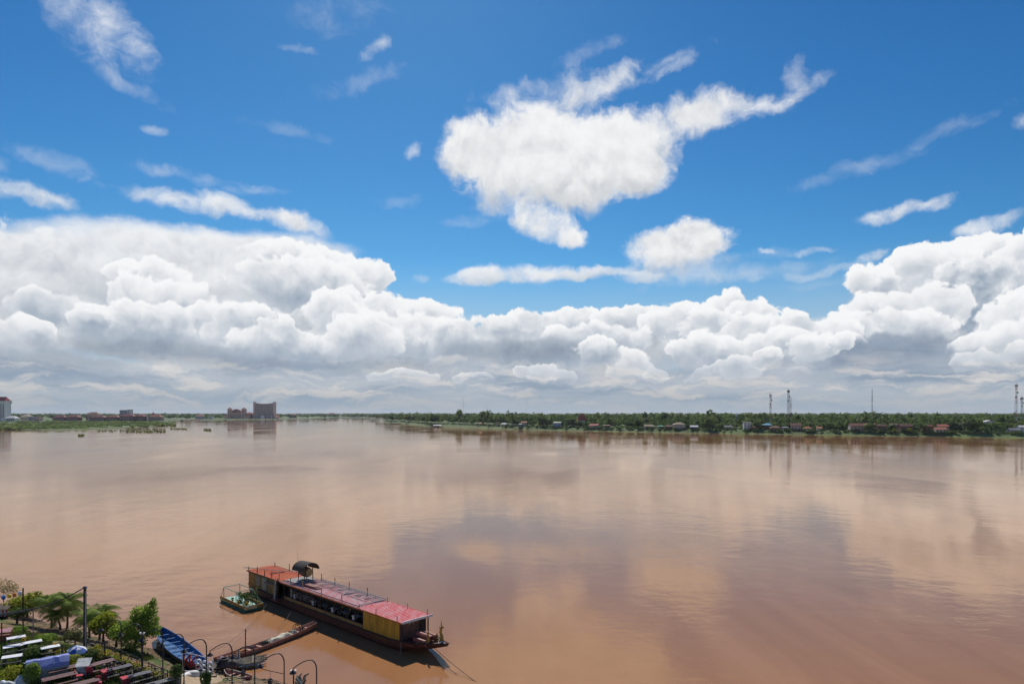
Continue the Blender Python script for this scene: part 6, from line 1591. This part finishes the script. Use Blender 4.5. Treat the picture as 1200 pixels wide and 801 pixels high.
# ------------------------------------------------------------------ fence and railing
f0, f1 = GP(116, 769), GP(212, 806); f0.z = f1.z = TERR; fv = f1 - f0; fl = fv.length
t = thing('terrace_fence', 'low black iron fence along the terrace edge', 'fence', f0, math.atan2(fv.y, fv.x))
for z in (.28, .9): MB().tube([(0, 0, z), (fl, 0, z)], .03, 6).build('rail', M_iron, t)
for k in range(15): MB().tube([(fl * k / 14, 0, -.1), (fl * k / 14, 0, .98)], .04, 6).build('post', M_iron, t)
for k in range(8):
    s = (k + .5) / 8; p = f0.lerp(f1, s) + Vector((-.28, -.3, 0))
    where = ('at the far end', 'second from the far end', 'third from the far end', 'fourth from the far end', 'fourth from the near end', 'third from the near end', 'second from the near end', 'at the near end')[k]
    q = thing('flower_box', 'box of yellow flowers along the black fence, ' + where, 'flower box', p, math.atan2(fv.y, fv.x), 'flower boxes along the fence')
    MB().hexa([(-.5, -.14, 0), (.5, -.14, 0), (.5, .14, 0), (-.5, .14, 0), (-.56, -.18, .3), (.56, -.18, .3), (.56, .18, .3), (-.56, .18, .3)]).build('box', mat('planter_wood', (0.12, 0.09, 0.07)), q)
    P, u = crown_points(90, [(-.3, 0, .45, .35, .25, .28), (.3, 0, .45, .35, .25, .3)], .4); V, F = leaf_quads(P, .14, .1); np_obj('leaves', V, F, M_lf1, q)
    P, u = crown_points(60 if k < 6 else 30, [(-.3, 0, .58, .36, .28, .25), (.3, 0, .58, .36, .28, .27)], .7); V, F = leaf_quads(P, .12, .4); np_obj('flowers', V, F, mat('marigold', (0.75, 0.38, 0.015), 0.7, 0.2, 8.0, hue=(0.72, 0.52, 0.02)), q)['kind'] = 'stuff'
g0, g1 = W(112, 757.5, 2.7), W(192, 784, 2.6); gv = g1 - g0; gl = gv.xy.length
t = thing('bamboo_railing', 'pale bamboo railing on the slope beyond the fence', 'railing', (g0.x, g0.y, 1.9), math.atan2(gv.y, gv.x))
M_bb = mat('pale_bamboo', (0.42, 0.31, 0.18), 0.8, 0.2)
for z in (.35, .8): MB().tube([(0, 0, z), (gl * .5, .03, z - .02), (gl, 0, z)], .045, 6).build('rail', M_bb, t)
for k in range(7): MB().tube([(gl * k / 6, 0, -.6), (gl * k / 6, 0, .9)], .05, 6).build('post', M_bb, t)

# ------------------------------------------------------------------ tables, benches, chairs
M_tb = mat('maroon_table', (0.15, 0.06, 0.052), 0.5, 0.2, 3.0); M_tk = mat('dark_table', (0.085, 0.075, 0.085), 0.45, 0.15, 3.0); M_tw = mat('white_tabletop', (0.76, 0.75, 0.76), 0.5, 0.06, 2.0)
def table(name, label, m, L, w, h=.75, planks=1, mleg=None):
    t = thing(name, label, 'table')
    for k in range(planks):
        y0 = -w / 2 + k * w / planks; MB().box(-L / 2, L / 2, y0 + .008, y0 + w / planks - .008, h - .045, h).build('tabletop' if planks == 1 else 'plank', m, t)
    for sx in (-1, 1):
        for sy in (-1, 1): MB().box(sx * (L / 2 - .18) - .035, sx * (L / 2 - .18) + .035, sy * (w / 2 - .09) - .035, sy * (w / 2 - .09) + .035, 0, h - .046).build('leg', mleg or m, t)
    MB().box(-L / 2 + .2, L / 2 - .2, -.03, .03, h - .13, h - .047).build('stretcher', mleg or m, t)
    return t
def bench(name, label, m, L, group=None):
    t = thing(name, label, 'bench', group=group)
    MB().box(-L / 2, L / 2, -.16, .16, .40, .445).build('seat', m, t)
    for sx in (-1, 1): MB().box(sx * (L / 2 - .2) - .04, sx * (L / 2 - .2) + .04, -.13, .13, 0, .4).build('leg', m, t)
    return t
def chair(label, m):
    t = thing('metal_chair', label, 'chair', group='black chairs at the black tables')
    MB().box(-.22, .22, -.22, .22, .43, .46).build('seat', m, t)
    for k in range(4): MB().box(-.19 + k * .11, -.14 + k * .11, .19, .22, .55, .90).build('slat', m, t)
    MB().box(-.22, .22, .185, .225, .88, .93).build('top_rail', m, t)
    for sx in (-1, 1):
        MB().tube([(sx * .2, -.2, 0), (sx * .2, -.2, .43)], .018, 5).build('leg', m, t); MB().tube([(sx * .2, .22, 0), (sx * .2, .21, .9)], .018, 5).build('leg', m, t)
    return t
def put(o, px, py, rz, z=TERR):
    p = W(px, py, z); o.location = (p.x, p.y, z); o.rotation_euler[2] = R(rz); return o
def offs(o, dx, dy, rz=None):
    a = o.rotation_euler[2]; return Vector((o.location.x + math.cos(a) * dx - math.sin(a) * dy, o.location.y + math.sin(a) * dx + math.cos(a) * dy, TERR))
TA = 45
tb0 = table('picnic_table', 'long maroon picnic table nearest the clipped shrub and grey tarpaulin', M_tb, 2.3, .85, .76, 4); put(tb0, 70, 803, TA)
tb1 = dup(tb0, 'maroon picnic table at the bottom edge, in front of the others', W(96, 811, TERR), R(TA)); tb2 = dup(tb0, 'maroon picnic table farthest back, beside the black fence', W(116, 787, TERR), R(TA + 6))
tb3 = dup(tb0, 'maroon picnic table behind the long one, under the leafy shrub', W(76, 793, TERR), R(TA))
bn0 = bench('bench', '', M_tb, 2.1, 'maroon benches of the picnic tables'); first = True
for tb, nm in ((tb0, 'long maroon table by the clipped shrub'), (tb1, 'maroon table at the bottom edge'), (tb2, 'far maroon table by the fence'), (tb3, 'maroon table under the leafy shrub')):
    for s, side in ((.72, 'back'), (-.72, 'front')):
        l = 'maroon bench on the ' + side + ' side of the ' + nm
        if first: bn0.location = offs(tb, 0, s); bn0.rotation_euler[2] = tb.rotation_euler[2]; bn0['label'] = l; first = False
        else: dup(bn0, l, offs(tb, 0, s), tb.rotation_euler[2])
tk = [table('dining_table', 'black dining table nearest the fence end, with red cloth', M_tk, 2.1, .7, .76, 3, M_iron)]; put(tk[0], 137, 793, TA + 2)
tk.append(dup(tk[0], 'middle black dining table, with red cloth at its near end', W(160, 801, TERR), R(TA + 2))); tk.append(dup(tk[0], 'black dining table at the bottom edge beside the fence', W(186, 810, TERR), R(TA + 2)))
ch0 = None
for i, tt in enumerate(tk):
    nm = ('first', 'middle', 'last')[i]
    for s, side in ((.62, 'back'), (-.62, 'front')):
        for k, dx in enumerate((-.75, -.25, .25, .75)):
            l = 'black slatted chair, %s of four on the %s side of the %s black table' % (('nearest', 'second', 'third', 'farthest')[k], side, nm)
            p = offs(tt, dx, s); rz = tt.rotation_euler[2] + (0 if s > 0 else math.pi) + rng.uniform(-.2, .2)
            if ch0 is None: ch0 = chair(l, M_iron); ch0.location = p; ch0.rotation_euler[2] = rz
            else: dup(ch0, l, p, rz)
M_redc = mat('red_cloth', (0.50, 0.05, 0.07), 0.8, 0.15, 6.0)
def redchair(label, p, rz, cushion):
    t = thing('red_chair', label, 'chair', p, rz, 'red plastic chairs on the terrace')
    MB().box(-.24, .24, -.24, .24, .42, .46).build('seat', M_redc, t); MB().hexa([(-.23, .2, .46), (.23, .2, .46), (.23, .24, .46), (-.23, .24, .46), (-.2, .28, .88), (.2, .28, .88), (.2, .32, .88), (-.2, .32, .88)]).build('backrest', M_redc, t)
    for sx in (-1, 1):
        for sy in (-1, 1): MB().hexa([(sx * .22 - .03, sy * .22 - .03, 0), (sx * .22 + .03, sy * .22 - .03, 0), (sx * .22 + .03, sy * .22 + .03, 0), (sx * .22 - .03, sy * .22 + .03, 0), (sx * .2 - .03, sy * .2 - .03, .42), (sx * .2 + .03, sy * .2 - .03, .42), (sx * .2 + .03, sy * .2 + .03, .42), (sx * .2 - .03, sy * .2 + .03, .42)]).build('leg', M_redc, t)
    if cushion: MB().box(-.2, .2, -.22, .18, .465, .53).build('cushion', cushion, t)
M_tealc = mat('teal_cushion', (0.10, 0.32, 0.28), 0.8)
redchair('red chair with green cushion beside the far maroon table', W(105.5, 792, TERR), R(200), M_tealc)
redchair('second red chair behind the one with the green cushion', W(102, 788, TERR), R(150), None)
redchair('red chair at the end of the long maroon table', W(93, 797, TERR), R(120), None)
redchair('red chair at the near end of the first black table', W(126.5, 797, TERR), R(-45), mat('blue_cushion', (0.06, 0.10, 0.2)))
redchair('red chair at the near end of the middle black table', W(148, 806, TERR), R(-45), None)
redchair('red chair alone on the grass at the bottom edge', W(115, 806, TERR), R(30), M_pink)
def runner(label, tt, dx, w_, m):
    t = thing('table_cloth', label, 'cloth', offs(tt, dx, 0) + Vector((0, 0, .762)), tt.rotation_euler[2]); MB().box(-w_ / 2, w_ / 2, -.37, .37, 0, .012).build('top', m, t)
    for s in (-1, 1): MB().hexa([(-w_ / 2, s * .37 - .008, -.22), (w_ / 2, s * .37 - .008, -.26), (w_ / 2, s * .37 + .008, -.26), (-w_ / 2, s * .37 + .008, -.22), (-w_ / 2, s * .37 - .006, 0), (w_ / 2, s * .37 - .006, 0), (w_ / 2, s * .37 + .006, 0), (-w_ / 2, s * .37 + .006, 0)]).build('drop', m, t)
runner('red cloth over the near end of the first black table', tk[0], -.85, .5, M_redc); runner('red cloth over the near end of the middle black table', tk[1], -.85, .5, M_redc)
# white tables of the left part
wt = table('white_table', 'white table farthest back on the left', M_tw, 1.4, .8, .75, 1, M_iron); put(wt, 19, 755.5, 40)
WTS = [(wt, 'back')]
for l, px, py, rz, nm in (('white table under the back one, second from the top', 15, 766, 40, 'second'), ('dappled white table right of the second white table', 38, 761, 40, 'dappled'), ('white table nearest the camera on the left', 14, 778.5, 30, 'nearest'), ('white table on its own above the blue tarpaulin', 59, 767, 40, 'lone')):
    WTS.append((dup(wt, l, W(px, py, TERR), R(rz)), nm))
wb0 = bench('bench', '', M_iron, 1.4, 'black benches of the white tables'); first = True
for tt, nm in WTS:
    for s, side in ((.72, 'back'), (-.66, 'front')):
        l = 'black bench on the ' + side + ' side of the ' + nm + ' white table'
        if first: wb0.location = offs(tt, 0, s); wb0.rotation_euler[2] = tt.rotation_euler[2]; wb0['label'] = l; first = False
        else: dup(wb0, l, offs(tt, 0, s), tt.rotation_euler[2])
# pinkish-roofed stall and striped stall at the left edge
t = thing('snack_stall', 'low stall with dusty pink roof at the left edge', 'stall', W(0, 751, TERR), R(25)); t.scale = (.75, .75, .75)
MB().hexa([(-1.3, -.6, 1.15), (1.2, -.6, 1.15), (1.2, .7, 1.35), (-1.3, .7, 1.35), (-1.3, -.6, 1.2), (1.2, -.6, 1.2), (1.2, .7, 1.4), (-1.3, .7, 1.4)]).build('roof', mat('dusty_pink', (0.42, 0.19, 0.20), 0.7), t)
MB().box(-1.1, 1.0, -.4, .5, 0, .7).build('counter', mat('red_brown_counter', (0.25, 0.08, 0.04)), t)
for sx in (-1.2, 1.1):
    for sy in (-.5, .6): MB().tube([(sx, sy, 0), (sx, sy, 1.25)], .03, 5).build('post', M_redc, t)
t = thing('striped_stall', 'red and white striped stall behind the lanterns at the left edge', 'stall', GP(2, 723), R(10)); t.scale = (.62, .62, .62)
for k in range(8): MB().box(-1.2 + k * .3, -.9 + k * .3, -.5, -.44, .35, 1.5).build('panel', M_redc if k % 2 else M_white, t)
MB().box(-1.2, 1.2, -.4, .5, 0, 1.0).build('counter', M_dark, t)
MB().hexa([(-1.3, -.8, 1.6), (1.3, -.8, 1.6), (1.3, .6, 1.9), (-1.3, .6, 1.9), (-1.3, -.8, 1.65), (1.3, -.8, 1.65), (1.3, .6, 1.95), (-1.3, .6, 1.95)]).build('roof', mat('dull_thatch', (0.10, 0.075, 0.05)), t)
for sx in (-1.2, 1.2): MB().tube([(sx, .4, 0), (sx, .4, 1.9)], .04, 5).build('post', M_dark, t)
# covered stack: blue over grey tarpaulin
t = thing('covered_stack', 'stack of gear under blue and grey tarpaulins', 'tarpaulin', W(54, 794, TERR), R(42)); t.scale = (.86, .8, .86)
def drape(name, pts, m, parent, nz=.06):
    n = len(pts); k = len(pts[0]); V = [(p[0] + rng.normal(0, nz), p[1] + rng.normal(0, nz), p[2] + rng.normal(0, nz * .7)) for r in pts for p in r]
    F = [(i * k + j, (i + 1) * k + j, (i + 1) * k + j + 1, i * k + j + 1) for i in range(n - 1) for j in range(k - 1)]; return MB().add(V, F).build(name, m, parent)
M_bt = mat('blue_tarp', (0.20, 0.25, 0.56), 0.5, 0.12, 2.0); M_gt = mat('grey_tarp', (0.27, 0.30, 0.31), 0.6, 0.12, 2.0)
drape('grey_tarp', [[(x, y, z) for y, z in ((-1.05, 0.02), (-.95, .7), (-.82, 1.35), (-.3, 1.75), (.3, 1.75), (.82, 1.35), (.95, .7), (1.05, .02))] for x in [-1.7 + .34 * k for k in range(11)]], M_gt, t, .04)
MB().box(-1.62, 1.62, -.75, .75, 0, 1.28).build('gear', M_dark, t)
drape('blue_tarp', [[(x, y, z + .07) for y, z in ((-.98, 1.05), (-.84, 1.38), (-.3, 1.80), (.3, 1.80), (.84, 1.38), (1.0, .75))] for x in [-1.55 + .36 * k for k in range(10)]], M_bt, t, .05)
# parasol with blue and white panels
p = W(89, 773, TERR); t = thing('parasol', 'blue and white panelled parasol by the utility pole', 'parasol', p); t.rotation_euler = (R(12), R(8), 0.4); t.scale = (.8, .8, .75)
MB().tube([(0, 0, 0), (0, 0, 1.65)], .03, 6).build('pole', M_white, t)
for k in range(8):
    a0, a1 = 6.283 * k / 8, 6.283 * (k + 1) / 8; q = lambda a, r, z: (r * math.cos(a), r * math.sin(a), z)
    MB().add([(0, 0, 1.72), q(a0, .5, 1.56), q(a1, .5, 1.56), q(a0, .95, 1.22), q(a1, .95, 1.22), (0, 0, 1.70), q(a0, .5, 1.54), q(a1, .5, 1.54), q(a0, .95, 1.20), q(a1, .95, 1.20)], [(0, 1, 2), (1, 3, 4, 2), (5, 7, 6), (6, 7, 9, 8), (3, 8, 9, 4)]).build('panel', mat('parasol_blue', (0.05, 0.13, 0.48), 0.6) if k % 2 else M_white, t)
p = W(86, 779, TERR); t = thing('blue_sack', 'bright blue sack standing under the parasol', 'sack', p); MB().lathe([(.2, 0), (.28, .25), (.25, .55), (.08, .75)], n=9).build('sack', mat('blue_sack', (0.03, 0.08, 0.42)), t)
# white slanted cabinet with pale blue front
t = thing('cabinet', 'white slant-topped cabinet with pale blue front beside the maroon table', 'cabinet', W(98, 791, TERR), R(15))
MB().box(-.38, .38, -.32, .32, 0, .82).build('body', mat('pale_blue_front', (0.35, 0.55, 0.62), 0.5), t); MB().hexa([(-.5, -.45, .84), (.5, -.45, .84), (.5, .4, 1.2), (-.5, .4, 1.2), (-.5, -.45, .9), (.5, -.45, .9), (.5, .4, 1.28), (-.5, .4, 1.28)]).build('lid', mat('white_lid', (0.66, 0.66, 0.62), 0.6), t)
MB().box(-.2, .2, -.335, -.318, .45, .5).build('handle', M_white, t)
for l, px, py, m in (('white cushion pile beside the cabinet', 90, 796, M_cream), ('white cushion on the bench by the clipped shrub', 50, 794, M_white), ('black padded sack behind the cabinet', 106, 784, M_black)):
    t = thing('cushion', l, 'cushion', W(px, py, TERR), R(30)); lumpy('cover', .8, .5, .35, m, t, px)
# white cloth and dark blue cloth in the corner
t = thing('cloth_heap', 'white cloth heap with dark blue edge at the bottom left corner', 'cloth', W(15, 806, TERR), R(50)); lumpy('white_sheet', 2.2, .9, .85, mat('white_sheet', (0.62, 0.66, 0.66), 0.8, 0.15, 2.0), t, 5)
lumpy('blue_sheet', .7, .7, 1.25, mat('navy_sheet', (0.03, 0.04, 0.12), 0.8), t, 2).location = (1.0, .2, 0)
# standing posts of the terrace
for l, px, py, h_ in (('thin black post left of the parasol', 72.5, 783, 1.9), ('thin black post among the white tables', 27, 752, 2.2), ('short black post at the far fence end', 123, 775, 1.7), ('thin black post at the left edge', 2, 765, 2.6)):
    p = W(px, py, TERR); t = thing('post', l, 'post', p); MB().tube([(0, 0, -.1), (0, 0, h_)], .05, 6).build('shaft', M_iron, t); MB().lathe([(.07, h_), (.07, h_ + .05), (.02, h_ + .1)], n=6).build('cap', M_iron, t)
# marigold pots among the left tables
for k, (px, py, l) in enumerate(((3, 744, 'yellow flowers behind the pink-roofed stall'), (70, 772, 'yellow flowers left of the parasol'), (76, 781, 'yellow flowers between the black post and the leafy shrub'), (30, 757, 'small orange flowers at the back white table'), (65, 764, 'small orange flowers at the lone white table'), (120, 775, 'orange flowers at the far end of the fence'))):
    pot_plant('flower_pot', l, W(px, py, TERR), .8, .35, 60, M_leaf, 'flowers', 'marigold pots on the terrace', True, .13, MATS['marigold'], 70)

# ------------------------------------------------------------------ the air
hz = bpy.data.materials.new('haze_air'); hz.use_nodes = True
_n = hz.node_tree.nodes; _n.clear(); _o = _n.new('ShaderNodeOutputMaterial'); _v = _n.new('ShaderNodeVolumePrincipled')
_v.inputs['Color'].default_value = (0.80, 0.88, 1.0, 1); _v.inputs['Density'].default_value = HAZE; _v.inputs['Anisotropy'].default_value = 0.2
hz.cycles.volume_sampling = 'DISTANCE'
hz.node_tree.links.new(_v.outputs[0], _o.inputs['Volume'])
if HAZE > 0:
    tag(MB().box(-15000, 15000, -400, 15000, -4, 74).build('haze', hz), 'thin pale air over the river', kind='stuff')
